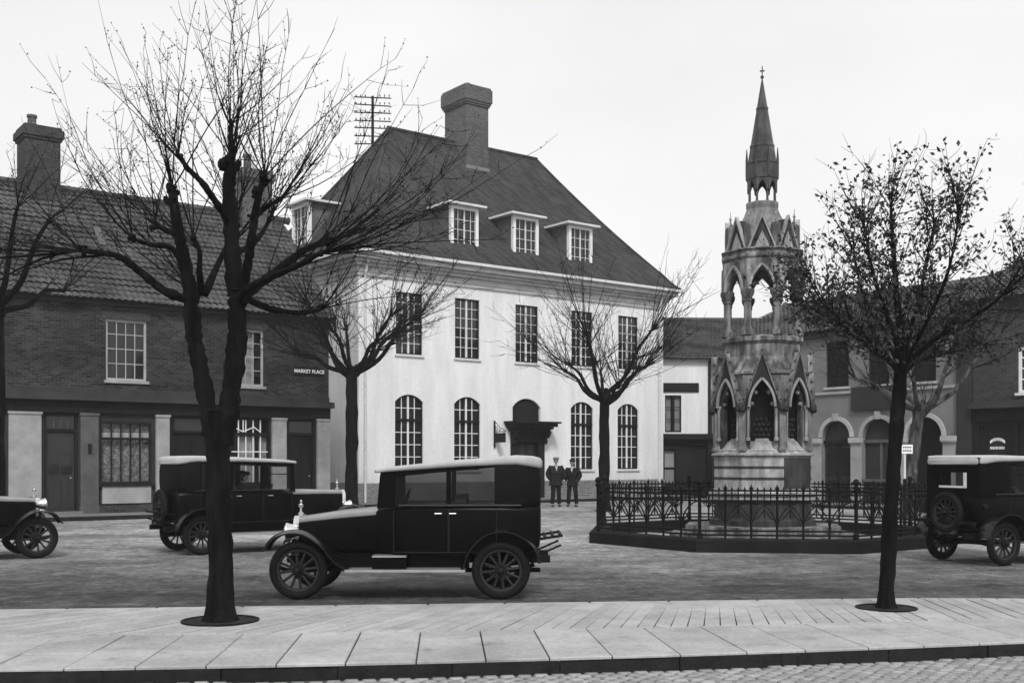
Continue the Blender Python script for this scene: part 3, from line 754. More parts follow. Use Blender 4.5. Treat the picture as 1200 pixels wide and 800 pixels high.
for a, b in ((.4,1.28),(2.52,3.31),(4.68,5.14),(6.60,7.03),(8.49,9.0)):
    MB().box(a,b,-.06,-.002,0,2.36).build('pier','pil',ro)
    m = MB(); m.box(a-.03,b+.03,-.11,-.002,2.363,2.42); m.box(a-.05,b+.05,-.15,-.002,2.42,2.60); m.build('pier_cap','pilm',ro)
for op, mt in ((a1,'midwood'),(a2,'stuccod'),(a3,'dark'),(a0,'midwood')):
    a, b, z0, z1, rs = op
    if op is a3: continue
    dm = MB(); 
    for i in range(10):
        p_, q_ = a+(b-a)*i/10, a+(b-a)*(i+1)/10
        dm.quad((p_,.2,z0),(q_,.2,z0),(q_,.2,arc_z(op,q_)),(p_,.2,arc_z(op,p_)))
    dl = dm.build('door_leaf', mt, ro)
    k = MB(); k.box(a,b,.1,.2,2.40,2.52); k.box((a+b)/2-.05,(a+b)/2+.05,.14,.2,z0,2.4)
    if op is a2: k.box(a,b,-.02,.2,.95,1.05)
    k.build('door_rail', 'darkwood' if op is not a2 else 'pilg', dl)
    k = MB(); w2 = (b-a)/2
    for i in range(2):
        for (za, zb) in ((.35,1.0),(1.15,2.2)): k.box(a+w2*i+.12, a+w2*(i+1)-.12, .17, .198, za, zb)
    if op is not a2: k.build('door_panels', 'dark', dl)
m = MB(); m.box(4.76,6.48,-.13,-.01,3.62,4.50); m.build('board', 'stuccod', ro)
rf = MB(); rf.quad((-1.6,-.3,6.7),(9.05,-.3,6.7),(9.05,4,8.7),(-1.6,4,8.7)); rf.quad((-1.6,8.3,6.7),(9.05,8.3,6.7),(9.05,4,8.7),(-1.6,4,8.7)); rf = rf.build('roof','slate',ro)
pantiles(MB(), -1.6, 9.05, -.35, 6.73, 4.0, 8.73).build('roof_tiles','pantile',rf,kind='stuff',smooth=True)
MB().box(-1.5,9.0,-.2,-.003,6.5,6.69).build('eaves_board','greycornice',ro)

rb = thing('brick_shop', 'dark brick shop with grey corner pilaster behind the car on the right edge', 'building', (10.02, 45.76, 0), TH-PI/2)
w1 = (11.2,12.3,3.98,5.5,0)
m = MB(); wall(m, 9.6, 19, 3.75, 7.2, [w1,(14.2,15.3,3.98,5.5,0)], -.02, .25); m.quad((19,0,0),(19,8,0),(19,8,7.2),(19,0,7.2)); m.quad((9.03,8,0),(19,8,0),(19,8,7.2),(9.03,8,7.2)); m.quad((9.03,0,6.0),(9.03,8,6.0),(9.03,8,7.2),(9.03,0,7.2))
m.build('wall','brick2',rb)
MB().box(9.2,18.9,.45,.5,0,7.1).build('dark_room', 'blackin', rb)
m = MB(); m.box(9.03,9.58,-.1,.02,.0,7.2); m.build('pilaster','stuccod',rb)
window(rb, w1, .05, 2, 4, bw=.04, frame='white', fw=.09, mull=False, sill='trim', sillout=.12, glass='shopglass', curtain=[(11.3,12.2,4.05,5.4,'curtain')]); window(rb, (14.2,15.3,3.98,5.5,0), .05, 2, 4, frame='white', mull=False, sillout=.12)
m = MB(); m.box(9.6,19.1,-.32,.02,3.50,3.60); m.box(9.6,19.1,-.24,.02,3.60,3.74); m.build('shop_cornice','greycornice',rb)
MB().box(9.6,19,-.1,.02,3.06,3.495).build('fascia','darkwood',rb)
so1 = (9.85,11.1,.75,2.95,0); so2 = (11.9,14.5,.75,2.95,0)
m = MB(); wall(m, 9.6, 19, 0, 3.05, [so1, (11.2,11.8,.1,2.95,0), so2], -.04, .3); m.build('shopfront','darkwood',rb)
wn = window(rb, so1, .04, 1, 1, frame='dark', mull=False, sill='dark'); window(rb, so2, .04, 2, 1, frame='dark', bar='dark', mull=True, sill='dark')
MB().box(11.2,11.8,.1,.15,.1,2.95).build('door','dark',rb)
k = MB()
for i in range(11):
    a = R(35+ i*11); k.box(10.45-.30*math.cos(a)-.017, 10.45-.30*math.cos(a)+.017, .045, .055, 2.19+.22*math.sin(a), 2.19+.22*math.sin(a)+.1)
for i in range(10): k.box(10.2+i*.053-(.02 if i%3 else .012), 10.2+i*.053+.012, .045, .055, 2.12, 2.21)
k.build('window_lettering','letter',wn)
rf = MB(); rf.quad((9.0,-.3,7.15),(19.2,-.3,7.15),(19.2,4,9.1),(9.0,4,9.1)); rf.quad((9.0,8.3,7.15),(19.2,8.3,7.15),(19.2,4,9.1),(9.0,4,9.1)); rf = rf.build('roof','slate',rb)
pantiles(MB(), 9.0, 19.2, -.35, 7.18, 4.0, 9.13).build('roof_tiles','pantile',rf,kind='stuff',smooth=True)
stack(rb, 11.9, 12.9, 3.4, 4.4, 8.4, 10.0, [(12.3,.3,.15)], 3.9)

# ------------------------------------------------------------------ telegraph pole behind the steep roof
tp = thing('telegraph_pole', 'telegraph pole with many short crossarms rising behind the steep roof', 'telegraph pole', (-7.6, 60.5, 0))
MB().tube([(0,0,0),(0,0,21.6)], [.13,.07], 8).build('pole','bark',tp,smooth=True)
for i in range(7):
    z = 19.0+i*.42
    a = MB().bar((-1.0,-.02*i,z+.02*(i%3)),(1.0,.02*i,z-.03*(i%2)),.06,.05).build('crossarm','bark',tp)
    k = MB()
    for xx in (-.9,-.65,-.4,.4,.65,.9): k.lathe([(.025,z+.04),(.035,z+.08),(.03,z+.15),(.015,z+.17)], 6, c=(xx,0))
    k.build('insulators','pilg',a)

# ------------------------------------------------------------------ gothic monument
mo = thing('monument', 'tall octagonal gothic stone monument with open arcade and slender spire', 'monument', (5.48, 24.3, 0), R(-12.7))
m = MB(); m.octa([(1.95,0),(1.95,.17)]); m.octa([(1.62,.172),(1.62,.34)]); m.build('steps','mon',mo)
m = MB(); m.octa([(1.12,.342),(1.12,.46),(1.02,.50),(1.02,.84),(1.06,.87)]); m.build('base','mond',mo)
m = MB(); m.octa([(1.06,.872),(1.10,.89),(1.10,.95),(1.06,.97)]); m.octa([(1.09,.972),(1.13,.99),(1.13,1.06),(1.06,1.115)]); m.build('pale_ledge','monl',mo)
m = MB(); m.octa([(1.02,1.117),(1.02,1.82)]); drum = m.build('drum','monl',mo)
pn = MB(); pn.m = Matrix.Rotation(PI/4, 4, 'Z'); pn.box(-.39,.39,-1.032,-1.0,1.14,1.79); pn.build('shade_panel','mond',drum)  # dark face added as painted shade on the drum's right side
for z in (1.35,1.585):
    MB().octa([(1.026,z-.028),(1.026,z+.028)]).build('dark_band','mond',drum)
m = MB(); m.octa([(1.03,1.822),(1.08,1.84),(1.08,1.87),(1.02,1.90),(.78,2.14)]); m.build('sloping_course','monl',mo)
MB().octa([(.74,2.1),(.74,3.5)]).build('niche_shade_core','iron',mo)  # blackened so the niche openings hold painted shade
def pointed(hw, spring, apex, n=9):
    """half-curves of a pointed arch: list of (x,z) from left spring over apex to right"""
    h = apex-spring; r = (hw*hw+h*h)/(2*hw); cx = -hw + r; a1 = math.asin(min(1, h/r))
    L_ = [(cx-r*math.cos(a1*i/n), spring+r*math.sin(a1*i/n)) for i in range(n+1)]
    return L_ + [(-x, z) for x, z in L_[-2::-1]]
def arch_panel(mb, wd, z0, z1, hw, spring, apex, y0, y1, gable=None):
    c = pointed(hw, spring, apex); top = (lambda x: z1) if gable is None else (lambda x: z1+(gable-z1)*(1-abs(x)/(wd/2)))
    L_ = [(-hw, z0)] + c + [(hw, z0)]
    pts = [(x, z) for x, z in c]
    def q(pa, pb, pc, pd):
        for y in (y0, y1): mb.quad(*[(p[0], y, p[1]) for p in (pa, pb, pc, pd)])
    for s in (-1, 1):
        q((s*wd/2,z0),(s*hw,z0),(s*hw,spring),(s*wd/2,spring))
        q((s*wd/2,spring),(s*hw,spring),(s*hw,top(hw)),(s*wd/2,top(wd/2)))
        mb.quad((s*wd/2,y0,z0),(s*wd/2,y1,z0),(s*wd/2,y1,top(wd/2)),(s*wd/2,y0,top(wd/2)))
    for a, b in zip(pts, pts[1:]):
        q(a, b, (b[0], top(b[0])), (a[0], top(a[0])))
        mb.quad((a[0],y0,a[1]),(b[0],y0,b[1]),(b[0],y1,b[1]),(a[0],y1,a[1]))
        mb.quad((a[0],y0,top(a[0])),(b[0],y0,top(b[0])),(b[0],y1,top(b[0])),(a[0],y1,top(a[0])))
    for s in (-1,1): mb.quad((s*hw,y0,z0),(s*hw,y0,spring),(s*hw,y1,spring),(s*hw,y1,z0))
def eight(name, mb, mat, parent, half=0, smooth=False):
    me = mb.mesh(name, M[mat], smooth); out = []
    for k in range(8): out.append(link(name, me, parent, None, (0, 0, (k+half)*PI/4)))
    return out
T8 = math.tan(PI/8)
# niche stage: eight cusped niches under steep gables
m = MB(); arch_panel(m, 2*.95*T8, 1.95, 3.54, .245, 2.86, 3.44, -.95, -.79); eight('niche_arch', m, 'mon', mo)
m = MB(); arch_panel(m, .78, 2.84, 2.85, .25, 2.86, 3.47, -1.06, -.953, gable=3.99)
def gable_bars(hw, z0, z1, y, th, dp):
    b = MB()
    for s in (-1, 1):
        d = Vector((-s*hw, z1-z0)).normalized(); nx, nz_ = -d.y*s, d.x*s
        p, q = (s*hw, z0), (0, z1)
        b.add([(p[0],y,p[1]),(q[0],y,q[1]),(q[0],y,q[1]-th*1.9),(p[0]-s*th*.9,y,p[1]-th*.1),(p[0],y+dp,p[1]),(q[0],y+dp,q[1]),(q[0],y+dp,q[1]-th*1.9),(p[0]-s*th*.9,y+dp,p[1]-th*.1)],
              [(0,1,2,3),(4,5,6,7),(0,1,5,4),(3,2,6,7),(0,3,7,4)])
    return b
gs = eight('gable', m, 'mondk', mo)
me1 = gable_bars(.42, 2.82, 4.03, -1.10, .034, .14).mesh('gable_coping', M['mon'])
k = MB(); k.prism([(-.31,2.98),(.31,2.98),(0,3.80)], -1.0, -.985); 
k2 = MB(); c = pointed(.27, 2.86, 3.46)
for a, b in zip(c, c[1:]): k2.bar((a[0],-1.07,a[1]),(b[0],-1.07,b[1]),.045,.05)
me2 = k2.mesh('gable_rib', M['monl'])
k3 = MB(); 
for s in (-1,1):
    for t in (.12,.3,.48,.66,.84): k3.ball((s*.42*(1-t)+s*.015,-1.03,2.86+1.14*t+.02),.022,4)
k3.ball((0,-1.02,4.05),.03,5)
me3 = k3.mesh('crockets', M['mond'])
me4 = [MB().ball((x_,-.9,z_),.05,6).mesh('cusp', M['monp'], True) for (x_, z_) in ((-.215,2.93),(.215,2.93),(-.14,3.17),(.14,3.17))]
me5 = [MB().lathe([(.05,2.15),(.05,2.2),(.03,2.22),(.03,2.78),(.055,2.86),(.055,2.9)], 8, c=(s*.29,-1.0)).mesh('niche_shaft', M['monl'], True) for s in (-1,1)]
k6 = MB()                                   # carved bowl and figure-like block in the niche
k6.add([(-.24,-1.0,1.94),(.24,-1.0,1.94),(.24,-.7,1.94),(-.24,-.7,1.94),(-.13,-.80,2.2),(.13,-.80,2.2),(.13,-.7,2.2),(-.13,-.7,2.2)],[(0,1,5,4),(1,2,6,5),(2,3,7,6),(3,0,4,7),(4,5,6,7)])
me6 = k6.mesh('niche_sill', M['monl'])
k7 = MB()
for r_ in range(4):
    for c_ in range(4): k7.ball((-.15+c_*.1+(r_%2)*.05-.02,-.745,2.27+r_*.11),.036,4)
me7 = k7.mesh('niche_diaper', M['mond'])
for o in gs:
    for nm, me in (('gable_coping',me1),('gable_rib',me2),('crockets',me3),*[('cusp',q) for q in me4],*[('niche_shaft',q) for q in me5],('niche_sill',me6),('niche_diaper',me7)): link(nm, me, o, **({'kind':'stuff'} if nm in ('crockets','niche_diaper') else {}))
k = MB(); k.lathe([(.125,1.93),(.125,1.97),(.095,2.03),(.095,2.74),(.12,2.78)], 4, PI/4, c=(0,-1.04))
eight('buttress', k, 'monp', mo, .5)
k = MB(); k.ball((0,-1.13,2.86),.1,6); k.ball((.05,-1.16,2.8),.06,5); k.ball((-.05,-1.16,2.82),.06,5); eight('carved_head', k, 'mond', mo, .5)
MB().octa([(.95,3.545),(.99,3.57),(.99,3.62),(.92,3.66),(.79,3.96),(.79,4.22),(.86,4.28),(.86,4.36),(.80,4.40)]).build('tapered_stage','mon',mo)
# open arcade
k = MB()
k.lathe([(.135,4.40),(.135,4.5),(.095,4.56),(.078,4.6),(.078,5.12),(.10,5.14),(.085,5.17),(.145,5.29),(.15,5.32),(.15,5.38),(.09,5.40)], 10, c=(0,-.80)); eight('column', k, 'mon', mo, .5, True)
k = MB(); arch_panel(k, 2*.80*T8+.05, 5.34, 6.0, .235, 5.36, 5.84, -.83, -.68); ar = eight('arch', k, 'mon', mo)
k = MB(); c = pointed(.26, 5.36, 5.90)
for a, b in zip(c, c[1:]): k.bar((a[0],-.85,a[1]),(b[0],-.85,b[1]),.045,.05)
me = k.mesh('arch_rib', M['monl'])
for o in ar: link('arch_rib', me, o)
MB().octa([(.82,5.985),(.82,6.03),(.86,6.07),(.86,6.12),(.82,6.15),(.82,6.20),(.87,6.23),(.80,6.27)]).build('cornice','mon',mo)
MB().octa([(.70,6.27),(.65,6.42),(.56,6.66),(.48,6.86),(.385,7.05),(.33,7.2),(.345,7.28),(.345,7.33),(.30,7.36)]).build('dome','monp',mo)
m = gable_bars(.29, 6.28, 6.97, -.80, .034, .09); gb = eight('gablet', m, 'monl', mo)
me = MB().prism([(-.26,6.275),(.26,6.275),(0,6.90)], -.75, -.40).mesh('gablet_panel', M['mond'])
meb = MB().prism([(-.16,6.277),(.16,6.277),(0,6.62)], -.765, -.752).mesh('gablet_inset', M['monl'])
for o in gb: link('gablet_panel', me, o); link('gablet_inset', meb, o)
k = MB(); k.lathe([(.11,6.26),(.11,6.74),(.09,6.79),(.02,6.82),(.018,6.95),(.035,6.97),(.008,7.02),(.005,7.14)], 6, c=(0,-.73)); eight('pinnacle', k, 'mon', mo, .5)
k = MB(); k.lathe([(.045,7.34),(.028,7.38),(.026,7.66),(.05,7.72)], 6, c=(0,-.29)); eight('colonnette', k, 'monr', mo, .5)
k = MB(); arch_panel(k, 2*.31*T8, 7.60, 7.86, .085, 7.62, 7.80, -.32, -.26); eight('lantern_arch', k, 'monr', mo)
MB().octa([(.315,7.84),(.335,7.87),(.325,8.18),(.34,8.20),(.34,8.23),(.29,8.26)]).build('lantern_drum','monr',mo)
k = MB(); k.lathe([(.028,7.9),(.028,8.28),(.008,8.52)], 6, c=(0,-.355)); eight('lantern_pinnacle', k, 'monr', mo, .5)
pr = [(.30,8.25)]
for i in range(1, 25):
    t = i/24; z = 8.25+1.83*t; r_ = .29*(1-t)+.012; pr.append((r_, z))
    if i in (4, 15): pr += [(r_+.010, z+.01), (r_+.010, z+.04), (r_-.003, z+.05)]
MB().octa(pr).build('spire','monr',mo)
k = MB(); k.tube([(0,0,10.05),(0,0,10.36)],.012,6); k.ball((0,0,10.12),.04,6); k.box(-.05,.05,-.01,.01,10.24,10.27); k.build('finial','monr',mo)

# ------------------------------------------------------------------ railing and its stone kerb
rp = thing('railing_plinth', 'low dark octagonal stone plinth carrying the iron railing round the monument', 'plinth', (5.45, 24.35, 0), R(-7.5))
m = MB(); ri, rr_ = 3.30, 3.66
m.lathe([(ri/math.cos(PI/8),-.02),(rr_/math.cos(PI/8),-.02),(rr_/math.cos(PI/8),.22),((rr_-.03)/math.cos(PI/8),.25),(ri/math.cos(PI/8),.25)], 8, PI/8, closed=True)
m.build('coping','ironp',rp)
rl = thing('iron_railing', 'black gothic cast iron railing with ball topped posts round the monument', 'railing', (5.45, 24.35, .25), R(-7.5))
RI = 3.48; half = RI*T8; bays_n = 6; bw_ = 2*half/bays_n
me_rail = {z: MB().box(-half, half, -RI-.018, -RI+.018, z-.017, z+.017).mesh('rail', M['iron']) for z in (.07,.15,.72,.83,.91)}
me_p = MB().lathe([(.022,0),(.022,.92),(.036,.94),(.040,.965),(.012,1.0),(.004,1.04)], 6).mesh('picket', M['iron'], True)
me_s = MB().lathe([(.013,.70),(.013,.90),(.026,.925),(.006,.98)], 5).mesh('short_picket', M['iron'])
me_m = MB().lathe([(.013,.42),(.013,.90),(.026,.925),(.006,.98)], 5).mesh('short_picket', M['iron'])
k = MB(); n = 8
def arcpts(x0, x1, z0, z1): return [(x0+(x1-x0)*(1-math.cos(PI/2*i/n)), 0, z0+(z1-z0)*math.sin(PI/2*i/n)) for i in range(n+1)]
for s in (-1, 1):
    k.tube([(s*abs(p[0]), 0, p[2]) for p in arcpts(0, bw_, .15, .71)], .015, 4)
    k.tube([(s*(bw_/2)*t, 0, .34+.22*t*t) for t in [i/5 for i in range(6)]], .014, 4)
me_a = k.mesh('tracery_arch', M['iron'])
me_post = MB().lathe([(.055,0),(.055,.1),(.035,.12),(.035,.92),(.06,.95),(.06,.99),(.03,1.0),(.062,1.04),(.066,1.08),(.04,1.12),(.001,1.14)], 8).mesh('post', M['iron'], True)
for sd_ in range(8):
    a = sd_*PI/4; rot = Matrix.Rotation(a, 3, 'Z')
    for me in me_rail.values(): link('rail', me, rl, None, (0,0,a))
    for i in range(bays_n*4+1):
        x_ = -half+bw_/4*i
        if i % (bays_n*4) == 0: continue
        v = rot @ Vector((x_, -RI, 0))
        if i % 4 == 0: link('picket', me_p, rl, v, (0,0,a)); link('tracery_arch', me_a, rl, v, (0,0,a))
        else: link('short_picket', me_m if i % 4 == 2 else me_s, rl, v, (0,0,a))
    link('post', me_post, rl, rot @ Vector((half, -RI, 0)), (0,0,a+PI/8))

# ------------------------------------------------------------------ trees
def catmull(pts, n=5):
    P = [Vector(p) for p in pts]; out = []
    for i in range(len(P)-1):
        a, b, c, d = P[max(i-1,0)], P[i], P[i+1], P[min(i+2,len(P)-1)]
        for j in range(n):
            t = j/n; out.append(.5*((2*b)+(c-a)*t+(2*a-5*b+4*c-d)*t*t+(3*b-a-3*c+d)*t**3))
    out.append(P[-1]); return out
def limb(mb, pts, r0, r1, n=8, bumpy=.08, seg=5, rmid=None):
    q = catmull(pts, seg); m_ = len(q)-1
    rs = [ (r0+(r1-r0)*i/m_)*(1+random.uniform(-bumpy,bumpy)) for i in range(m_+1)]
    mb.tube(q, rs, n, True, .11); return q
def knob(mb, p, r):
    for _ in range(9): mb.ball(Vector(p)+Vector([random.gauss(0,.42)*r for _ in range(3)]), r*random.uniform(.3,.62), 5, random.uniform(.8,1.4))
def whip(mb, p, d, length, r, bend=.25, twigs=6, up=.3, buds=True, sub=.25, n=7, curl=.12):
    p = Vector(p); d = Vector(d).normalized(); pts = [p.copy()]; seg = length/n
    side = Vector([random.gauss(0,1) for _ in range(3)]).normalized()*curl
    for i in range(n):
        d = (d + side*.3 + Vector([random.gauss(0,.05) for _ in range(3)]) + Vector((0,0,up*.25))).normalized()
        p = p + d*seg; pts.append(p.copy())
    mb.tube(pts, [r*(1-.78*i/n) for i in range(n+1)], 4, False)
    for _ in range(twigs):
        i = random.randint(2, n); q = pts[i]; dd = (pts[i]-pts[i-1]).normalized()
        e = (dd*.8 + Vector([random.gauss(0,.6) for _ in range(3)])).normalized(); l = length*sub*random.uniform(.3,1)
        a = q + e*l*.5 + Vector((0,0,.01)); b = a + (e+Vector((random.gauss(0,.25),random.gauss(0,.25),.25))).normalized()*l*.5
        mb.tube([q, a, b], [r*.42, r*.3, r*.16], 3, False)
        if buds and random.random() < .75:
            for pt in (b, a, q.lerp(b,.7)):
                if random.random() < .6:
                    s = random.uniform(.007, .013)*max(1, r/.008)**.3; o = Vector([random.gauss(0,.6) for _ in range(3)])*s
                    c = pt+o; mb.add([c+Vector((s,0,0)), c+Vector((-s*.5,s*.8,.3*s)), c+Vector((-s*.5,-s*.8,-.3*s)), c+Vector((0,0,1.6*s))], [(0,1,3),(1,2,3),(2,0,3),(0,2,1)])
    return pts
def fan(mb, p, out, cnt, length, r, spread=.5, **k):
    for i in range(cnt):
        d = Vector(out).normalized() + Vector([random.gauss(0, spread) for _ in range(3)]); d.z = abs(d.z)*.9 + .12
        whip(mb, p, d, length*random.uniform(.55, 1.1), r*random.uniform(.7,1.15), **k)

# --- big pollard on the left of the pavement. Local units are centimetre-like steps, see U.
random.seed(21)
U = 11.6/1300
ta = thing('pollarded_tree', 'bare pollarded tree with forked trunk on the near pavement, left of the dark car', 'tree', (-3.05, 11.6, .05), 0)
def A(x, y, d=0): return ((x-258)*U, d, (727-y)*U)
tr = MB()
limb(tr, [A(257,729),A(258,715),A(258,660),A(257,600),A(256,550),A(254,505),A(253,478)], .135, .125, 12, .05)
tr.lathe([(.21,0),(.175,.05),(.152,.16),(.138,.34)], 12)
limb(tr, [A(250,520),A(244,480),A(236,440),A(229,400,-.03),A(226,365,-.05),A(226,345,-.05)], .095, .078, 10, .13, 7)
limb(tr, [A(260,520),A(268,480),A(272,440,.03),A(276,400,.05),A(277,360,.05),A(278,338,.05)], .108, .095, 10, .13, 7)
tr.build('trunk', 'bark', ta, smooth=True)
br = MB()
limbs = [  # points with depth, r0, r1, knob radius
 ([(222,352,-.05),(200,344,-.25),(178,325,-.4),(162,312,-.5),(145,308,-.55),(122,306,-.6)], .07, .045, .07),
 ([(222,345,-.05),(208,310,.25),(198,285,.4),(190,265,.5),(172,255,.6),(156,247,.7)], .075, .042, .075),
 ([(205,300,.2),(190,284,.25),(168,282,.2),(149,276,.15)], .05, .035, .06),
 ([(227,350,-.05),(220,310,-.1),(214,275,-.15),(210,240,-.2),(209,228,-.2)], .10, .07, .09),
 ([(236,345,0),(240,320,-.2),(243,300,-.3),(238,287,-.35)], .05, .03, .05),
 ([(240,345,0),(247,310,.2),(254,280,.4),(262,255,.5)], .06, .035, .04),
 ([(276,345,.05),(271,300,.05),(269,250,.03),(268,215,0),(272,190,0)], .135, .10, .13),
 ([(268,260,0),(256,238,-.2),(246,222,-.35),(234,210,-.45),(226,196,-.5)], .06, .035, .055),
 ([(284,340,.05),(296,300,-.15),(306,262,-.3),(314,236,-.4),(321,220,-.45)], .075, .045, .07),
 ([(308,260,-.3),(318,247,-.2),(330,236,-.1)], .045, .03, .06),
 ([(285,345,.05),(310,315,.35),(332,292,.5),(350,277,.6),(374,266,.75)], .075, .05, .08),
 ([(282,350,0),(300,343,-.3),(325,337,-.55),(360,331,-.85),(396,320,-1.1)], .07, .04, .05),
 ([(270,300,.03),(285,272,.5),(292,245,.8),(296,225,.95)], .05, .03, .05),
 ([(274,320,.05),(262,290,.5),(255,262,.8),(250,240,1.0)], .055, .032, .05),
 ([(271,185,0),(270,165,.02),(269,146,.03)], .05, .035, .04),
 ([(280,345,.05),(300,352,.6),(330,350,1.1),(350,340,1.4)], .06, .035, .055),
 ([(228,352,-.05),(212,338,.5),(196,322,.9),(186,318,1.2)], .05, .03, .05),
]
for L_, r0, r1, kr in limbs:
    q = limb(br, [A(*p) for p in L_], r0*.72, r1*.60, 8, .13, 7); knob(br, q[-1], kr*.72)
for i in (3, 6, 8, 10):
    L_ = limbs[i][0]
    for _ in range(3):
        p = A(*random.choice(L_[1:])); knob(br, (p[0]+random.uniform(-.05,.05), p[1], p[2]), .05)
br.build('limbs', 'bark', ta, smooth=True)
wh = MB()
ends = [(122,306,-.6,-.9,.55,6,1.5),(156,247,.7,-.6,.9,8,1.6),(149,276,.15,-.7,.9,7,1.5),(209,226,-.2,-.1,1,9,1.8),(238,287,-.35,-.05,1,5,1.5),(262,255,.5,0,1,6,1.6),
        (272,188,0,.0,1,13,1.75),(226,196,-.5,-.45,1,8,1.5),(321,220,-.45,.3,1,9,1.7),(330,236,-.1,.75,.7,7,1.7),(374,266,.75,.9,.7,9,2.0),(396,320,-1.1,1,.3,8,1.9),
        (296,225,.95,.2,1,6,1.5),(250,240,1.0,-.2,1,6,1.5),(269,146,.03,0,1.2,7,1.15),(350,340,1.4,.9,.4,8,1.7),(186,318,1.2,-.7,.6,6,1.5)]
for (x_,y_,d_,dx,dz,n_,ln) in ends:
    fan(wh, A(x_,y_,d_), (dx, random.uniform(-.2,.2), dz), n_, ln*1.05, .0085, .40, twigs=8, up=.14, sub=.24, n=10, curl=.16)
for (x_,y_,d_,dx,dz,n_) in ((374,266,.75,1,.45,4),(396,320,-1.1,1,.0,4),(350,335,-.8,1,.3,2),(330,292,.5,1,.12,2)):
    for _ in range(n_): whip(wh, A(x_,y_,d_), (dx, random.uniform(-.4,.4), dz+random.uniform(-.2,.25)), random.uniform(1.1,2.0), .010, twigs=9, up=.06, sub=.28, n=10, curl=.2)
for (x_,y_,d_) in ((122,306,-.6),(150,308,-.5)):
    for _ in range(3): whip(wh, A(x_,y_,d_), (-1, random.uniform(-.3,.3), random.uniform(-.15,.2)), random.uniform(1.1,1.7), .018, twigs=8, up=.0, sub=.3, n=10, curl=.15)
for L_, r0, r1, kr in limbs:
    for _ in range(4):
        p = random.choice(L_[2:-1] or L_[1:]); s_ = -1 if p[0] < 250 else 1
        whip(wh, A(p[0],p[1],p[2] if len(p)>2 else 0), (s_*random.uniform(.1,1), random.uniform(-.6,.6), random.uniform(.4,1)), random.uniform(.5,1.4), .008, twigs=7, up=.15, sub=.28, n=8)
wh.build('twigs', 'twig', ta)

def pit(loc, r, label):
    t = thing('tree_pit', label, 'tree pit', (loc[0], loc[1], .05))
    MB().lathe([(.001,.012),(r-.04,.008)], 24).build('soil','soil',t)
    MB().lathe([(r-.04,0),(r-.04,.016),(r,.016),(r,0)], 32, closed=True).build('iron_rim','iron',t)
pit((-3.05,11.6), .40, 'round tree pit with iron rim at the foot of the forked bare tree')
pit((4.25,12.6), .34, 'round tree pit with iron rim at the foot of the leafy slender tree')

def pollard(label, loc, h, r, spread, seed, mat='bark', n=8, wl=2.0, lean=(0,0), group=None, wr=.02, side=None, nw=8):
    random.seed(seed); t = thing('pollarded_tree', label, 'tree', loc, 0, group)
    tr = MB(); top = Vector((lean[0], lean[1], h))
    limb(tr, [(0,0,-.02),(lean[0]*.2,lean[1]*.2,h*.35),(lean[0]*.6,0,h*.7),tuple(top)], r*1.08, r*.85, 10, .08)
    tr.lathe([(r*1.6,0),(r*1.25,.12),(r*1.08,.35)], 10); knob(tr, top, r*.95)
    tr.build('trunk', mat, t, smooth=True)
    br = MB(); wh = MB()
    for i in range(n):
        a = 2*PI*i/n + random.uniform(-.3,.3)
        o = Vector((math.cos(a)*spread, math.sin(a)*spread, 0)) * random.uniform(.55, 1.1)
        if side: o.x += side*random.uniform(0,.8)
        zz = random.uniform(.5, 1.5) if i % 3 else random.uniform(1.6,2.4)
        s = top - Vector((0,0,random.uniform(0,.4)))
        e = s + Vector((o.x, o.y, zz)); m1 = s + Vector((o.x*.45, o.y*.45, zz*.3))
        q = limb(br, [tuple(s), tuple(m1), tuple((m1+e)/2+Vector((0,0,.15))), tuple(e)], r*.46, r*.20, 7, .1); knob(br, e, r*.3)
        fan(wh, e, (o.x*.7, o.y*.7, 1.0), nw, wl, wr, .42, twigs=7, up=.12, sub=.25)
        fan(wh, q[len(q)//2], (o.x, o.y, .7), nw//2, wl*.8, wr*.85, .5, twigs=6, up=.12, sub=.25)
    br.build('limbs', mat, t, smooth=True); wh.build('twigs', 'twig', t)
    return t
pollard('bare pollarded tree at the left corner of the large white building', (-5.2,36,0), 4.7, .2, 1.8, 3, n=10, wl=2.6, side=.7, nw=14)
pollard('bare tree with thin upswept branches in front of the white facade, right of its doorway', (3.16,38,0), 4.0, .19, 1.8, 8, n=9, wl=3.1, nw=13)
pollard('dark bare tree at the far left edge behind the left car', (-11.15,24,0), 5.0, .17, 1.3, 5, n=7, wl=1.8, nw=9, wr=.012)
pollard('pale barked leaning tree behind the railing in front of the arched openings', (11.6,32.5,0), 3.3, .2, 2.2, 13, 'barkl', n=7, wl=2.0, lean=(.35,0), nw=6)

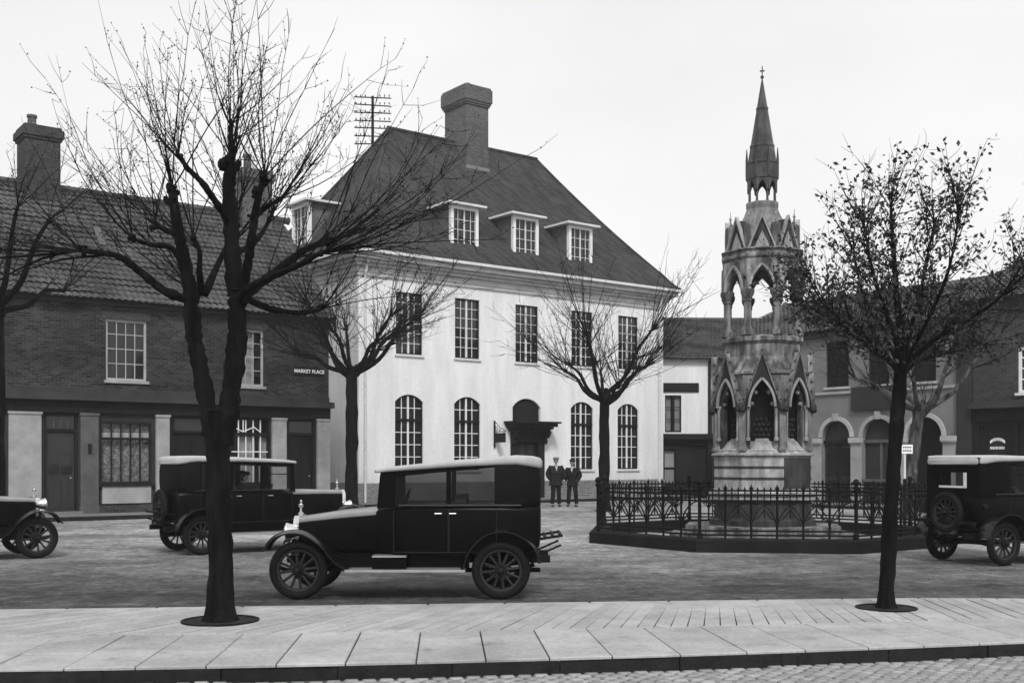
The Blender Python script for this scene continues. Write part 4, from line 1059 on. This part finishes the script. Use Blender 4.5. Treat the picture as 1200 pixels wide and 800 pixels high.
# --- slender leafy tree on the right
random.seed(33)
tc_ = thing('leafy_tree', 'slender tree still in small dark leaves on the near pavement at right', 'tree', (4.25, 12.6, .05))
UC = 12.6/1300
def C(x, y, d=0): return ((x-1038)*UC, d, (711-y)*UC)
tr = MB(); tr.lathe([(.14,0),(.11,.06),(.09,.2)], 10)
limb(tr, [C(1038,712),C(1039,680),C(1042,620),C(1046,560),C(1050,500),C(1054,450),C(1056,425)], .086, .074, 10, .06)
tr.build('trunk','bark',tc_,smooth=True)
br = MB(); tips = []
LC = [([(1056,430),(1055,390,0),(1052,340,.05),(1050,290,.1),(1047,240,.1)], .07, .02),
      ([(1055,428),(1040,395,-.2),(1022,360,-.35),(1008,320,-.4),(995,270,-.5)], .045, .014),
      ([(1054,435),(1032,405,.2),(1008,385,.4),(985,365,.55),(960,345,.6)], .04, .012),
      ([(1056,425),(1072,385,.15),(1088,345,.3),(1100,300,.4),(1112,250,.45)], .05, .014),
      ([(1057,428),(1085,400,-.2),(1115,380,-.4),(1145,355,-.6),(1165,320,-.7)], .045, .012),
      ([(1055,430),(1050,380,.5),(1040,330,.9),(1035,270,1.1)], .045, .012),
      ([(1055,430),(1065,385,-.5),(1075,330,-.9),(1078,270,-1.1)], .045, .012),
      ([(1056,440),(1085,420,.3),(1120,410,.6),(1160,400,.9),(1195,390,1.0)], .04, .012),
      ([(1054,440),(1030,420,-.3),(1000,405,-.6),(970,390,-.8),(945,375,-.9)], .035, .010),
      ([(1056,432),(1095,405,.9),(1130,385,1.2),(1165,370,1.4)], .035, .010),
      ([(1055,430),(1030,380,1.0),(1005,340,1.3),(985,300,1.4)], .035, .010)]
for L_, r0, r1 in LC:
    q = limb(br, [C(*p) for p in L_], r0*.72, r1*.75, 6, .08, 4)
    for i in range(3, len(q)):
        for _ in range(3 if i > 5 else 2):
            d = (q[i]-q[i-2]).normalized()*.7 + Vector([random.gauss(0,.55) for _ in range(3)]); d.z = d.z*.8+.25
            l = random.uniform(.35,.8); pts = whip(br, q[i], d, l, .0075, twigs=4, up=.25, buds=False, n=5, sub=.4); tips += pts[1:]
    fan_pts = [whip(br, q[-1], (q[-1]-q[-4])+Vector([random.gauss(0,.25) for _ in range(3)]), random.uniform(.45,.8), .008, twigs=5, up=.2, buds=False, n=5, sub=.4) for _ in range(5)]
    for f_ in fan_pts: tips += f_[1:]
br.build('branches','twig',tc_)
lv = MB()
def leaf(mb, c, s):
    n_ = Vector([random.gauss(0,1) for _ in range(3)]).normalized(); u = n_.orthogonal().normalized(); v = n_.cross(u)
    a = random.uniform(0, 2*PI); u, v = u*math.cos(a)+v*math.sin(a), v*math.cos(a)-u*math.sin(a)
    mb.add([c-u*s*.6, c+v*s*.34+n_*s*.12, c+u*s*.7, c-v*s*.34+n_*s*.12], [(0,1,2),(0,2,3)])
low, nl = 2.5, 0
for p in tips:
    zf = (p.z-low)/2.8
    for _ in range(random.choice((1,2,2,3,4)) + (random.choice((0,0,2)) if zf < .45 else random.choice((0,1,2)))):
        leaf(lv, p+Vector([random.gauss(0,.055) for _ in range(3)]), random.uniform(.032,.062)); nl += 1
lv.build('foliage','leaf',tc_)
print('leaves', nl)

# ------------------------------------------------------------------ old motor cars.  x forwards, y to the car's left, z up, origin under the rear axle
def rrect(x, hw, z0, z1, r, n=3, top_only=False, tilt=0):
    pts = []; r = min(r, hw*.95, (z1-z0)*.48); rb_ = .02 if top_only else r
    for cx, cz, a0, rad in ((hw-r, z1-r, 0, r), (-hw+r, z1-r, 90, r), (-hw+rb_, z0+rb_, 180, rb_), (hw-rb_, z0+rb_, 270, rb_)):
        for i in range(n+1):
            a = R(a0+90*i/n); z = cz+rad*math.sin(a); pts.append((x+tilt*(z-z0), cx+rad*math.cos(a), z))
    return pts
def strip(path, y0, y1, th=.02, crown=.04, n=5):
    """a wing: swept along (x,z), crowned across its width"""
    secs = []
    for i, (x_, z_) in enumerate(path):
        a = Vector(path[min(i+1,len(path)-1)]) - Vector(path[max(i-1,0)]); a.normalize(); nx, nz_ = -a.y, a.x
        if nz_ < 0 and abs(nz_) > .3: nx, nz_ = -nx, -nz_
        up = []; dn = []
        for j in range(n+1):
            t = j/n; h = crown*(1-(2*t-1)**2)*1.0 - (.03 if False else 0)
            up.append((x_+nx*(h+th), y0+(y1-y0)*t, z_+nz_*(h+th))); dn.append((x_+nx*h, y0+(y1-y0)*t, z_+nz_*h))
        secs.append(up+dn[::-1])
    return MB().loft(secs)
def smooth2(p, n=4): return [(v.x, v.z) for v in catmull([(a, 0, b) for a, b in p], n)]
wheel_cache = {}
def wheel(parent, loc, rz, r=.365, sp='spoke', name='wheel'):
    key = (r, sp)
    if key not in wheel_cache:
        rt_ = .058; mt_ = Matrix.Rotation(PI/2, 4, 'X')
        def lat(prof, n, closed=False, smooth=True, mat='rubber', nm='x'):
            b = MB(); b.m = mt_; b.lathe(prof, n, closed=closed); return b.mesh(nm, M[mat], smooth)
        tyre = lat([(r-rt_+rt_*math.cos(R(a)), rt_*.95*math.sin(R(a))) for a in range(0,360,30)], 36, True, True, 'rubber', 'wheel')
        rim = lat([(r-2*rt_+.012,-.035),(r-2*rt_-.012,-.03),(r-2*rt_-.016,.03),(r-2*rt_+.012,.035)], 32, True, True, sp, 'rim')
        hub = MB(); hub.m = mt_; hub.lathe([(.07,-.05),(.075,-.03),(.075,.03),(.06,.05),(.035,.06),(.035,.10),(.001,.11)], 14); hub.m = mt_ @ Matrix.Rotation(PI,4,'X'); hub.lathe([(.06,.03),(.035,.06),(.035,.10),(.001,.11)], 14); hub = hub.mesh('hub', M['spoked'], True)
        s_ = MB().tube([(0,0,.06),(0,0,.14),(0,0,r-2*rt_-.01)], [.022,.017,.02], 6).mesh('spoke', M[sp], True)
        wheel_cache[key] = (tyre, rim, hub, s_)
    ty, rim, hub, s_ = wheel_cache[key]
    w_ = link(name, ty, parent, loc, (0, 0, rz)); link('rim', rim, w_); link('hub', hub, w_)
    for k in range(12): link('spoke', s_, w_, None, (0, k*PI/6+.13, 0))
    return w_
def car(label, loc, yaw, Lw=2.52, xf=1.52, xr=-.5, zf=1.62, zr=1.775, wins=((.08,.62),(.68,1.31)), track=.65, rad_x=None, bz=(1.13,1.0), roofmat='hood',
        hw=.66, quarter=.08, spare=False, rack=None, spokes='spoke', rearwin=False, glz='carglass', solidhood='leather', headz=.83, step=True, driver=False):
    t = thing('vintage_car', label, 'car', loc, yaw, 'old motor cars standing in the square')
    rx = rad_x or Lw+.08; zw = 1.17; zb = .54
    S_ = [rrect(xf+.06,.44,zb,bz[0],.10),rrect(xf-.08,.56,zb,zw-.02,.09),rrect(xf-.3,hw-.01,zb,zw,.07),rrect(quarter+.3,hw,zb,zw,.07),rrect(0,hw,zb,zw,.07),rrect(xr+.15,hw-.02,zb+.02,zw,.08),rrect(xr+.02,hw-.07,zb+.1,zw,.1),rrect(xr,hw-.14,zb+.2,zw-.03,.12)]
    body = MB().loft(S_).build('body', 'carblk', t, smooth=True)
    # doors outlined by raised edges
    for s in (-1,1):
        y_ = s*(hw+.004)
        for (a, b) in wins:
            fr = MB(); fr.box(a-.03,a-.018,min(y_,y_-s*.02),max(y_,y_-s*.02),zb+.06,zw-.04); fr.box(b+.018,b+.03,min(y_,y_-s*.02),max(y_,y_-s*.02),zb+.06,zw-.04)
            fr.box(a-.03,b+.03,min(y_,y_-s*.02),max(y_,y_-s*.02),zb+.04,zb+.055); dr_ = fr.build('door','wingblk',t)
            hx = a+.06 if a > .5 else b-.06
            MB().tube([(hx,y_,zw-.1),(hx,y_+s*.05,zw-.1),(hx+.08,y_+s*.05,zw-.1)], .009, 6).build('door_handle','alloy',dr_,smooth=True)
        mo_ = MB(); mo_.tube([(xf-.25,y_,zw+.0),(xr+.25,y_,zw+.0)], .017, 6); mo_.build('waist_moulding','wingblk',t,smooth=True)
    # bonnet and radiator
    MB().loft([rrect(xf+.02,.43,.58,bz[0]-.005,.13,4,True), rrect((xf+rx)/2,.37,.58,(bz[0]+bz[1])/2+.01,.12,4,True), rrect(rx-.02,.29,.58,bz[1],.11,4,True)]).build('bonnet','carblk',t,smooth=True)
    MB().loft([rrect(xf+.0,.434,bz[0]-.09,bz[0],.088,5,True), rrect((xf+rx)/2,.374,(bz[0]+bz[1])/2-.075,(bz[0]+bz[1])/2+.015,.088,5,True), rrect(rx-.02,.294,bz[1]-.07,bz[1]+.004,.072,5,True)]).build('bonnet_top_sheen','bonnet',t,smooth=True)  # pale strip painted as the sky highlight along the bonnet
    lv_ = MB()
    for s in (-1,1):
        for i in range(12):
            f_ = .3+.5*i/12; x_ = xf+(rx-xf)*f_; yy_ = .43+(.29-.43)*f_
            lv_.box(x_, x_+.012, s*yy_-.012, s*yy_+.012, .72, .9)
    lv_.build('louvres','carblk',t)
    MB().loft([rrect(rx-.018,.305,.52,bz[1]+.02,.11,4), rrect(rx+.05,.305,.52,bz[1]+.02,.11,4), rrect(rx+.055,.27,.56,bz[1]-.02,.09,4)]).build('radiator_shell','nickel',t,smooth=True)
    k = MB(); k.box(rx+.05,rx+.065,-.24,.24,.58,bz[1]-.06); k.build('radiator_core','leather',t)
    k = MB(); k.lathe([(.035,bz[1]+.0),(.04,bz[1]+.045),(.016,bz[1]+.06),(.014,bz[1]+.11),(.034,bz[1]+.125),(.034,bz[1]+.155),(.012,bz[1]+.17),(.018,bz[1]+.2),(.001,bz[1]+.22)], 10, c=(rx+.01,0)); k.build('radiator_cap','nickel',t,smooth=True)
    # windscreen, pillars, roof
    ztop = lambda x_: zf+(zr-zf)*min(1,max(0,(xf-x_)/(xf-xr)*1.15))-.07
    k = MB(); 
    for s in (-1,1): k.bar((xf,s*(hw-.06),zw-.04),(xf-.04,s*(hw-.05),ztop(xf)),.045)
    k.bar((xf-.04,-hw+.05,ztop(xf)-.02),(xf-.04,hw-.05,ztop(xf)-.02),.04); k.bar((xf-.02,-hw+.08,(zw+zf)/2+.02),(xf-.02,hw-.08,(zw+zf)/2+.02),.018)
    ws = k.build('windscreen_frame','carblk',t)
    MB().quad((xf-.003,-hw+.08,zw-.05),(xf-.003,hw-.08,zw-.05),(xf-.04,hw-.07,ztop(xf)-.02),(xf-.04,-hw+.07,ztop(xf)-.02)).build('windscreen','clearglass',ws)
    edges = sorted({e for w_ in wins for e in w_})
    for s in (-1,1):
        yy_ = s*(hw-.035); P_ = MB()
        xsn = [xf-.06]+edges[::-1]; 
        segs = []
        ws_ = sorted(wins, reverse=True); cur = xf-.02
        for (a, b) in ws_:
            segs.append((b, cur)); cur = a
        segs.append((quarter-.02, cur)) if cur > quarter-.02 else None
        for (a, b) in segs:
            if b-a > .005: P_.add([(a,yy_-.02,zw-.03),(b,yy_-.02,zw-.03),(b,yy_+.02,zw-.03),(a,yy_+.02,zw-.03),(a,yy_-.02,ztop(a)+.03),(b,yy_-.02,ztop(b)+.03),(b,yy_+.02,ztop(b)+.03),(a,yy_+.02,ztop(a)+.03)],[(0,1,5,4),(1,2,6,5),(2,3,7,6),(3,0,4,7)])
        P_.bar((xf-.05,yy_,ztop(xf)+.0),(quarter,yy_,ztop(quarter)+.0),.045,.07)
        P_.build('pillars','carblk',t)
        for (a, b) in wins: MB().box(a,b,yy_-.004,yy_+.004,zw-.03,ztop((a+b)/2)+.01).build('side_window',glz,t)
    q_ = [rrect(quarter,hw-.005,zw-.06,ztop(quarter)+.05,.06),rrect((quarter+xr)/2,hw-.01,zw-.06,ztop(xr)+.04,.09),rrect(xr+.12,hw-.04,zw-.06,ztop(xr)+.02,.14),rrect(xr+.02,hw-.11,zw-.06,ztop(xr)-.02,.2),rrect(xr,hw-.18,zw-.05,ztop(xr)-.08,.2)]
    if rearwin:
        # walls only, so daylight shows through the rear window
        qm = MB()
        for s in (-1,1): qm.loft([[(x_, s*(h_-.03*0)-s*th_, z_) for (th_, z_) in ((0,zw-.06),(0,ztop(x_)+.04),(.03,ztop(x_)+.04),(.03,zw-.06))] for x_, h_ in ((quarter,hw-.005),(xr+.12,hw-.03),(xr+.03,hw-.08))])
        z1_, z2_ = zw+.13, zw+.36; hwn = .27
        qm.box(xr+.0,xr+.03,-hw+.1,hw-.1,zw-.06,z1_); qm.box(xr,xr+.03,-hw+.1,hw-.1,z2_,ztop(xr)+.05); qm.box(xr,xr+.03,-hw+.1,-hwn,z1_,z2_); qm.box(xr,xr+.03,hwn,hw-.1,z1_,z2_)
        for s in (-1,1): qm.add([(xr,s*(hw-.1),zw-.06),(xr+.04,s*(hw-.075),zw-.06),(xr+.04,s*(hw-.075),ztop(xr)+.04),(xr,s*(hw-.1),ztop(xr)+.04)],[(0,1,2,3)])
        qm.build('rear_quarter',solidhood,t)
        k = MB()
        for (a,b,c_,d_) in ((-hwn,hwn,z1_-.025,z1_+.01),(-hwn-.035,-hwn+.02,z1_-.025,z2_)): k.box(xr-.02,xr-.003,a,b,c_,d_)  # pale bars on two edges only, painted as reflected light
        rw = k.build('rear_window_glint','trim',t); MB().box(xr+.01,xr+.014,-hwn,hwn,z1_,z2_).build('rear_glass','clearglass',rw)
    else: MB().loft(q_).build('rear_quarter',solidhood,t,smooth=True)
    def rs(x_, top, h_, ww): return rrect(x_, ww, top-h_, top, .05, 4)
    tz = lambda x_: ztop(x_)+.09
    R_ = [rs(xf+.06,zf-.015,.03,hw-.07), rs(xf+.03,zf,.05,hw-.01), rs(xf-.2,tz(xf-.2),.065,hw+.01), rs((xf+xr)/2,tz((xf+xr)/2)+.01,.09,hw+.015), rs(xr+.3,tz(xr),.12,hw+.015), rs(xr+.1,tz(xr)-.01,.14,hw-.01), rs(xr+.01,tz(xr)-.035,.13,hw-.09), rs(xr-.02,tz(xr)-.07,.08,hw-.16)]
    MB().loft(R_).build('roof',roofmat,t,smooth=True)
    # inside
    for x_ in (.0, .62 if xf < 1.7 else .75):
        k = MB(); k.loft([rrect(x_-.18,.5,.75,1.30,.1), rrect(x_-.04,.5,.72,1.28,.1)]); k.box(x_-.1,x_+.42,-.52,.52,.58,.84); k.build('seat','seat',t,smooth=False)
    k = MB(); sx = 1.28 if xf < 1.7 else 1.42
    ring = [(sx-.10*math.sin(a)*.6, -.28+.19*math.cos(a), 1.17+.17*math.sin(a)) for a in [i*PI/10 for i in range(21)]]
    k.tube(ring,.013,5); k.bar((sx,-.28,1.17),(xf+.1,-.28,.9),.03)
    for a in (0,2.1,4.2): k.bar((sx,-.28,1.17),(sx-.06*math.sin(a),-.28+.18*math.cos(a),1.17+.17*math.sin(a)),.015)
    k.build('steering_wheel','iron',t)
    # chassis
    k = MB()
    for s in (-1,1): k.box(-.62,rx+.1,s*.42-.03,s*.42+.03,.44,.53)
    k.box(-.045,.045,-track,track,r0_-.045,r0_+.045); k.box(Lw-.03,Lw+.03,-track,track,r0_-.03,r0_+.03)
    for s in (-1,1):
        for xx in (0,Lw): k.tube([(xx-.42,s*.45,.42),(xx-.2,s*.45,.35),(xx,s*.45,.33),(xx+.2,s*.45,.35),(xx+.36,s*.45,.42)],.028,6)
    k.box(xf-.1,rx-.05,-.3,.3,.32,.56); k.tube([(xr,.25,.33),(1.2,.25,.33)],.03,6); k.build('chassis','iron',t)
    for s in (-1,1):
        for xx in (0,Lw): wheel(t,(xx,s*track,.365),0 if s>0 else PI,.365,spokes)
        fp = smooth2([(Lw+.40,.60),(Lw+.30,.74),(Lw+.12,.815),(Lw-.08,.80),(Lw-.30,.66),(Lw-.46,.47),(Lw-.62,.37)])
        strip(fp, min(s*.44,s*.80), max(s*.44,s*.80), .015, .035).build('front_wing','wingblk',t,smooth=True)
        rp_ = smooth2([(-.46,.46),(-.43,.60),(-.28,.76),(-.06,.84),(.18,.80),(.36,.64),(.44,.46),(.46,.385)])
        strip(rp_, min(s*(hw-.14),s*.82), max(s*(hw-.14),s*.82), .015, .03).build('rear_wing','wingblk',t,smooth=True)
        b_ = MB(); b_.box(.44,Lw-.60,min(s*.50,s*.82),max(s*.50,s*.82),.355,.385); rbd = b_.build('running_board','alloy',t)
        MB().box(.40,Lw-.5,min(s*.45,s*.50),max(s*.45,s*.50),.38,.56).build('valance','carblk',t)
        if step:
            MB().bev(Lw-1.35,Lw-.93,min(s*.52,s*.76),max(s*.52,s*.76),.39,.53,.02).build('tool_box','carblk',rbd)
            MB().box(Lw-1.35,Lw-.93,min(s*.52,s*.765),max(s*.52,s*.765),.533,.55).build('tool_box_lid','alloy',rbd)
        hl = MB(); hl.m = Matrix.Translation((rx+.10,s*.34,headz)) @ Matrix.Rotation(PI/2,4,'Y'); hl.lathe([(.001,-.15),(.05,-.13),(.085,-.06),(.10,0),(.108,.012),(.108,.03),(.097,.035)],16); h_ = hl.build('headlamp','nickel',t,smooth=True)
        gl_ = MB(); gl_.m = Matrix.Translation((rx+.135,s*.34,headz)) @ Matrix.Rotation(PI/2,4,'Y'); gl_.lathe([(.097,0),(.07,.015),(.001,.022)],16); gl_.build('lens','trim',h_,smooth=True)
        MB().tube([(rx+.05,s*.34,headz-.1),(rx+.04,s*.36,.56)],.018,6).build('lamp_bracket','iron',t)
    if spare: 
        sw_ = wheel(t,(xr-.13,0,.86),PI/2,.345,spokes,'spare_wheel')
        MB().box(xr-.10,xr+.05,-.05,.05,.6,1.0).build('spare_bracket','iron',t)
    if rack:
        k = MB()
        for s in (-1,1): k.bar((xr+.1,s*.4,.72),(xr-.28,s*.4,.78),.03); k.bar((xr+.1,s*.4,.5),(xr-.26,s*.4,.66),.025)
        for i in range(3): k.bar((xr-.06-.1*i,-.45,.755+.012*i),(xr-.06-.1*i,.45,.755+.012*i),.03)
        k.build('luggage_rack','iron',t)
    return t
r0_ = .365
car1 = car('black car with sky-lit pale fabric roof side on in the foreground, facing left', (-.138, 14.45, 0), PI, rack=True)
b_ = MB()
car2 = car('black car with capped driver and rear rack, standing by the terrace, facing right', (-6.05, 20.83, 0), R(35), Lw=2.95, xf=1.83, xr=-.42, zf=1.72, zr=1.80,
           wins=((0,.52),(.6,1.14),(1.22,1.74)), quarter=-.03, rad_x=3.03, glz='clearglass', bz=(1.16,1.13), spare=True, rack=True, spokes='pilg' if False else 'spoke', step=False)
car3 = car('black boxy car with rear window and spare wheel seen from behind at the right edge', (7.79, 18.79, 0), R(25), Lw=2.6, xf=1.6, xr=-.45, zf=1.74, zr=1.80,
           wins=((.16,.70),(.80,1.42)), quarter=.05, glz='clearglass', spare=True, rearwin=True, solidhood='carblk', step=False)
car4 = car('dark car of which only the bonnet and front wheel show at the left edge', (-10.90, 18.64, 0), R(35), Lw=2.6, xf=1.5, xr=-.5, zf=1.66, zr=1.78,
           wins=((.08,.62),(.68,1.3)), bz=(1.11,1.05), headz=.95)
k = MB(); k.box(-.60,-.585,-.24,.24,.50,.61); pl = k.build('number_plate','dark',car3)
text(pl,'TJ 5843',.12,(-.604,0,.553),(R(90),0,R(-90)),'pilg')
k = MB(); k.bar((-.58,-.6,.70),(-.58,.66,.72),.05); k.bar((-.45,.5,.6),(-.58,.5,.70),.03); k.bar((-.45,-.5,.6),(-.58,-.5,.70),.03); k.build('rear_bumper','iron',car3)
k = MB(); k.ball((-.5,-.72,.98),.05,6); k.build('tail_lamp','iron',car3)

# ------------------------------------------------------------------ people
def skin_body(name, verts, edges, radii, mat, parent, root=0, sub=2):
    me = bpy.data.meshes.new(name); me.from_pydata([tuple(v) for v in verts], edges, []); me.update(); me.materials.append(M[mat])
    o = link(name, me, parent)
    md = o.modifiers.new('skin', 'SKIN'); md.use_smooth_shade = True
    sv = me.skin_vertices[0].data
    for i, r in enumerate(radii):
        sv[i].radius = r if isinstance(r, tuple) else (r, r)
    sv[root].use_root = True
    s2 = o.modifiers.new('sub', 'SUBSURF'); s2.levels = sub; s2.render_levels = sub
    return o
def head_mesh(parent, c, face=-1, s=1.0, cap='tweed', turn=0):
    """skull, jaw, nose, ears, eyes; looks to local -y"""
    e = bpy.data.objects.new('head', None); COL.objects.link(e); e.parent = parent; e.location = c; e.rotation_euler = (0,0,turn)
    b = MB(); n = 14; m_ = 18; vs = []; fs = []
    for i in range(n+1):
        ph = PI*i/n
        for j in range(m_):
            th = 2*PI*j/m_; x_ = .074*math.sin(ph)*math.cos(th); y_ = .092*math.sin(ph)*math.sin(th); z_ = .115*math.cos(ph)
            if z_ < 0: x_ *= 1-.28*(-z_/.115); y_ = y_*(1-.15*(-z_/.115)) - .012*(-z_/.115)
            f_ = max(0, -math.sin(th))*math.sin(ph)
            if f_ > .93 and -.045 < z_ < .01: y_ -= .022*(1-abs(z_+.02)/.035)           # nose
            if f_ > .8 and .01 < z_ < .035: y_ += .006                                      # brow hollow
            if f_ > .9 and -.075 < z_ < -.055: y_ -= .005
            vs.append((x_*s, y_*s, z_*s))
    for i in range(n):
        for j in range(m_): fs.append((i*m_+j, i*m_+(j+1)%m_, (i+1)*m_+(j+1)%m_, (i+1)*m_+j))
    b.add(vs, fs)
    for q in (-1,1): b.ball((q*.076*s, .008, -.01*s), .02*s, 6, 1.5)
    h = b.build('face', 'skin', e, smooth=True)
    k = MB()
    for q in (-1,1): k.ball((q*.028*s,-.083*s,.017*s),.010*s,6)
    k.box(-.022*s,.022*s,-.092*s,-.083*s,-.062*s,-.057*s); k.build('eyes_and_mouth','dark',e)
    k = MB(); k.m = Matrix.Translation((0,.012*s,.02*s)); k.lathe([(.081*s,-.06*s),(.084*s,.0),(.083*s,.03*s),(.07*s,.07*s)],16); 
    hair = MB(); hair.m = Matrix.Translation((0,.022*s,.015*s)); hair.ball((0,0,0),.084*s,10,1.15); hair.build('hair','cloth',e,smooth=True)
    cp_ = MB(); cp_.m = Matrix.Translation((0,.0,.062*s)) @ Matrix.Rotation(R(8),4,'X') @ Matrix.Diagonal((1,1.15,1,1)); cp_.lathe([(.088*s,-.015*s),(.098*s,.0),(.125*s,.022*s),(.125*s,.035*s),(.09*s,.060*s),(.001,.068*s)],16)
    cp_.m = Matrix.Translation((0,-.085*s,.052*s)) @ Matrix.Rotation(R(14),4,'X') @ Matrix.Diagonal((1,.62,1,1)); cp_.lathe([(.001,.006*s),(.078*s,.004*s),(.08*s,-.004*s),(.001,-.003*s)],14)
    cp_.build('flat_cap',cap,e,smooth=True)
    return e
def man(label, loc, rz, H=1.76, legs=.12, cap='tweed', seed=0, coat='cloth', lean=0.0, bulk=1.0, turn=0):
    t = thing('person', label, 'person', loc, rz, 'men standing in front of the white building'); k = H/1.76
    def V(x_, y_, z_): return Vector((x_*k, y_*k, z_*k))
    hip, kn, an = legs, legs+.01, legs+.03
    vs = [V(0,.0,.93), V(-.1,0,.90), V(-hip,-.02,.50), V(-an,.03,.09), V(-an-.02,-.12,.045), V(.1,0,.90), V(hip,-.03,.50), V(an,.02,.09), V(an+.02,-.13,.045), V(0,.0,1.12), V(0,.0,1.36), V(0,.0,1.47), V(0,-.01,1.55)]
    ed = [(0,1),(1,2),(2,3),(3,4),(0,5),(5,6),(6,7),(7,8),(0,9),(9,10),(10,11),(11,12)]
    ra = [.12,.09,.065,.048,.04,.09,.065,.048,.04,.13,.14,.06,.055]
    vs += [V(-.19,.0,1.40),V(-.28,.03,1.14),V(-.17,-.10,.95),V(.19,0,1.40),V(.28,.03,1.14),V(.17,-.10,.95)]
    ed += [(10,13),(13,14),(14,15),(10,16),(16,17),(17,18)]; ra += [.055,.045,.035,.055,.045,.035]
    skin_body('body', vs, ed, [r*k*.86 for r in ra], 'skin', t)
    tv = [V(0,.0,.95), V(-.09,0,.88), V(-hip,-.02,.50), V(-an,.02,.07), V(.09,0,.88), V(hip,-.03,.50), V(an,.01,.07)]
    skin_body('trousers', tv, [(0,1),(1,2),(2,3),(0,4),(4,5),(5,6)], [k*r for r in (.15,.115,.088,.082,.115,.088,.082)], 'cloth2', t)
    jv = [V(0,0,.80), V(0,.0,.98), V(0,0,1.15), V(0,.0,1.32), V(0,.01,1.43), V(-.20,0,1.39), V(-.31,.04,1.15), V(-.20,-.10,.95), V(.20,0,1.39), V(.31,.04,1.15), V(.20,-.10,.95)]
    skin_body('jacket', jv, [(0,1),(1,2),(2,3),(3,4),(3,5),(5,6),(6,7),(3,8),(8,9),(9,10)], [tuple(q*k*bulk for q in r) for r in ((.20,.15),(.185,.15),(.18,.14),(.20,.13),(.09,.08),(.085,.085),(.07,.07),(.065,.06),(.085,.085),(.07,.07),(.065,.06))], coat, t, 1)
    for s in (-1,1):
        sh = MB(); sh.m = Matrix.Translation((s*an*k, -.05*k, 0)); sh.loft([[(x_*.045*w_, y_, z_*h_) for x_, z_ in ((-1,0),(1,0),(1,.5),(.6,1),(-.6,1),(-1,.5))] for y_, w_, h_ in ((.1,.8,.11),(.04,1,.12),(-.05,1.05,.08),(-.13,1,.06),(-.17,.6,.04))])
        sh.build('boot','shoe',t,smooth=True)
    c_ = MB(); c_.add([V(-.045,-.125,1.44),V(.045,-.125,1.44),V(0,-.155,1.27),V(0,-.14,1.36)],[(0,3,2),(3,1,2),(0,1,3)]); c_.build('shirt_front','shirt',t)
    c_ = MB(); c_.lathe([(.068*k,1.44*k),(.064*k,1.49*k)],12); c_.build('collar','shirt',t)
    head_mesh(t, V(0,-.03,1.635), s=k, cap=cap, turn=turn)
    return t
man('man in dark overcoat and pale flat cap, hands in pockets, nearer the doorway', (1.66,42.0,.0), R(8), 1.86, .10, 'tweed', bulk=1.28, turn=R(-15))
man('man in short dark jacket and flat cap, standing to the right of his companion', (2.30,42.2,.0), R(-14), 1.78, .13, 'cloth', coat='cloth2', bulk=1.12, turn=R(10))
# driver
dv = thing('person', 'driver in dark coat and peaked cap sitting in the car by the terrace', 'person', (-6.05,20.83,0), R(35))
def Dv(x_, y_, z_): return Vector((x_, y_, z_))
vs = [Dv(.86,-.28,.78),Dv(.84,-.28,.95),Dv(.86,-.28,1.12),Dv(.88,-.28,1.22),Dv(.90,-.28,1.32),Dv(.88,-.08,1.20),Dv(1.0,-.02,1.0),Dv(1.26,-.14,1.12),Dv(.88,-.48,1.20),Dv(1.0,-.54,1.02),Dv(1.26,-.42,1.12),
      Dv(1.28,-.16,.80),Dv(1.50,-.17,.60),Dv(1.28,-.40,.80),Dv(1.50,-.40,.60)]
skin_body('body', vs, [(0,1),(1,2),(2,3),(3,4),(2,5),(5,6),(6,7),(2,8),(8,9),(9,10),(0,11),(11,12),(0,13),(13,14)], [.15,.15,.15,.07,.055,.075,.055,.04,.075,.055,.04,.085,.06,.085,.06], 'cloth2', dv)
hnd = MB()
for (hx, hy) in ((1.30,-.14),(1.30,-.42)):
    hnd.ball((hx,hy,1.13),.042,6,.7)
    for i in range(4): hnd.tube([(hx+.02,hy-.03+i*.018,1.14),(hx+.065,hy-.03+i*.018,1.145),(hx+.07,hy-.03+i*.018,1.115)],.0085,5)
    hnd.tube([(hx-.01,hy+.04,1.12),(hx+.03,hy+.055,1.14)],.010,5)
hnd.build('hands','skin',dv,smooth=True)
head_mesh(dv, (.93,-.28,1.41), cap='cloth', turn=R(90))

# ------------------------------------------------------------------ small things
rs_ = thing('road_sign', 'small white rectangular notice on a post beside the pale leaning tree', 'sign', (10.55, 29.8, 0))
MB().tube([(0,0,0),(0,0,2.0)],.03,8).build('post','trim',rs_,smooth=True)
MB().lathe([(.05,0),(.05,1.2),(.03,1.25)],8).build('post_sleeve','iron',rs_,smooth=True)
bd = MB().box(-.09,.20,-.045,-.032,1.92,2.16).build('board','white',rs_)
k = MB()
for r_ in range(2):
    for i in range(5): k.box(-.06+i*.047,-.06+i*.047+.03,-.05,-.0455,2.07-r_*.09,2.11-r_*.09)
k.build('notice_text','iron',bd)

print('objects', len(bpy.data.objects), 'tris', sum(len(m_.polygons) for m_ in bpy.data.meshes))

# ------------------------------------------------------------------ damp winter air
hm = bpy.data.materials.new('haze'); hm.use_nodes = True; hn = hm.node_tree; hn.nodes.clear()
pv = N(hn, 'ShaderNodeVolumePrincipled'); pv.inputs['Color'].default_value = g(.95); pv.inputs['Density'].default_value = .0008; pv.inputs['Anisotropy'].default_value = .2
ho = N(hn, 'ShaderNodeOutputMaterial'); hn.links.new(pv.outputs[0], ho.inputs['Volume'])
hz = MB().box(-760, 760, -760, 760, -1.2, 24).build('haze', hm); hz['kind'] = 'stuff'
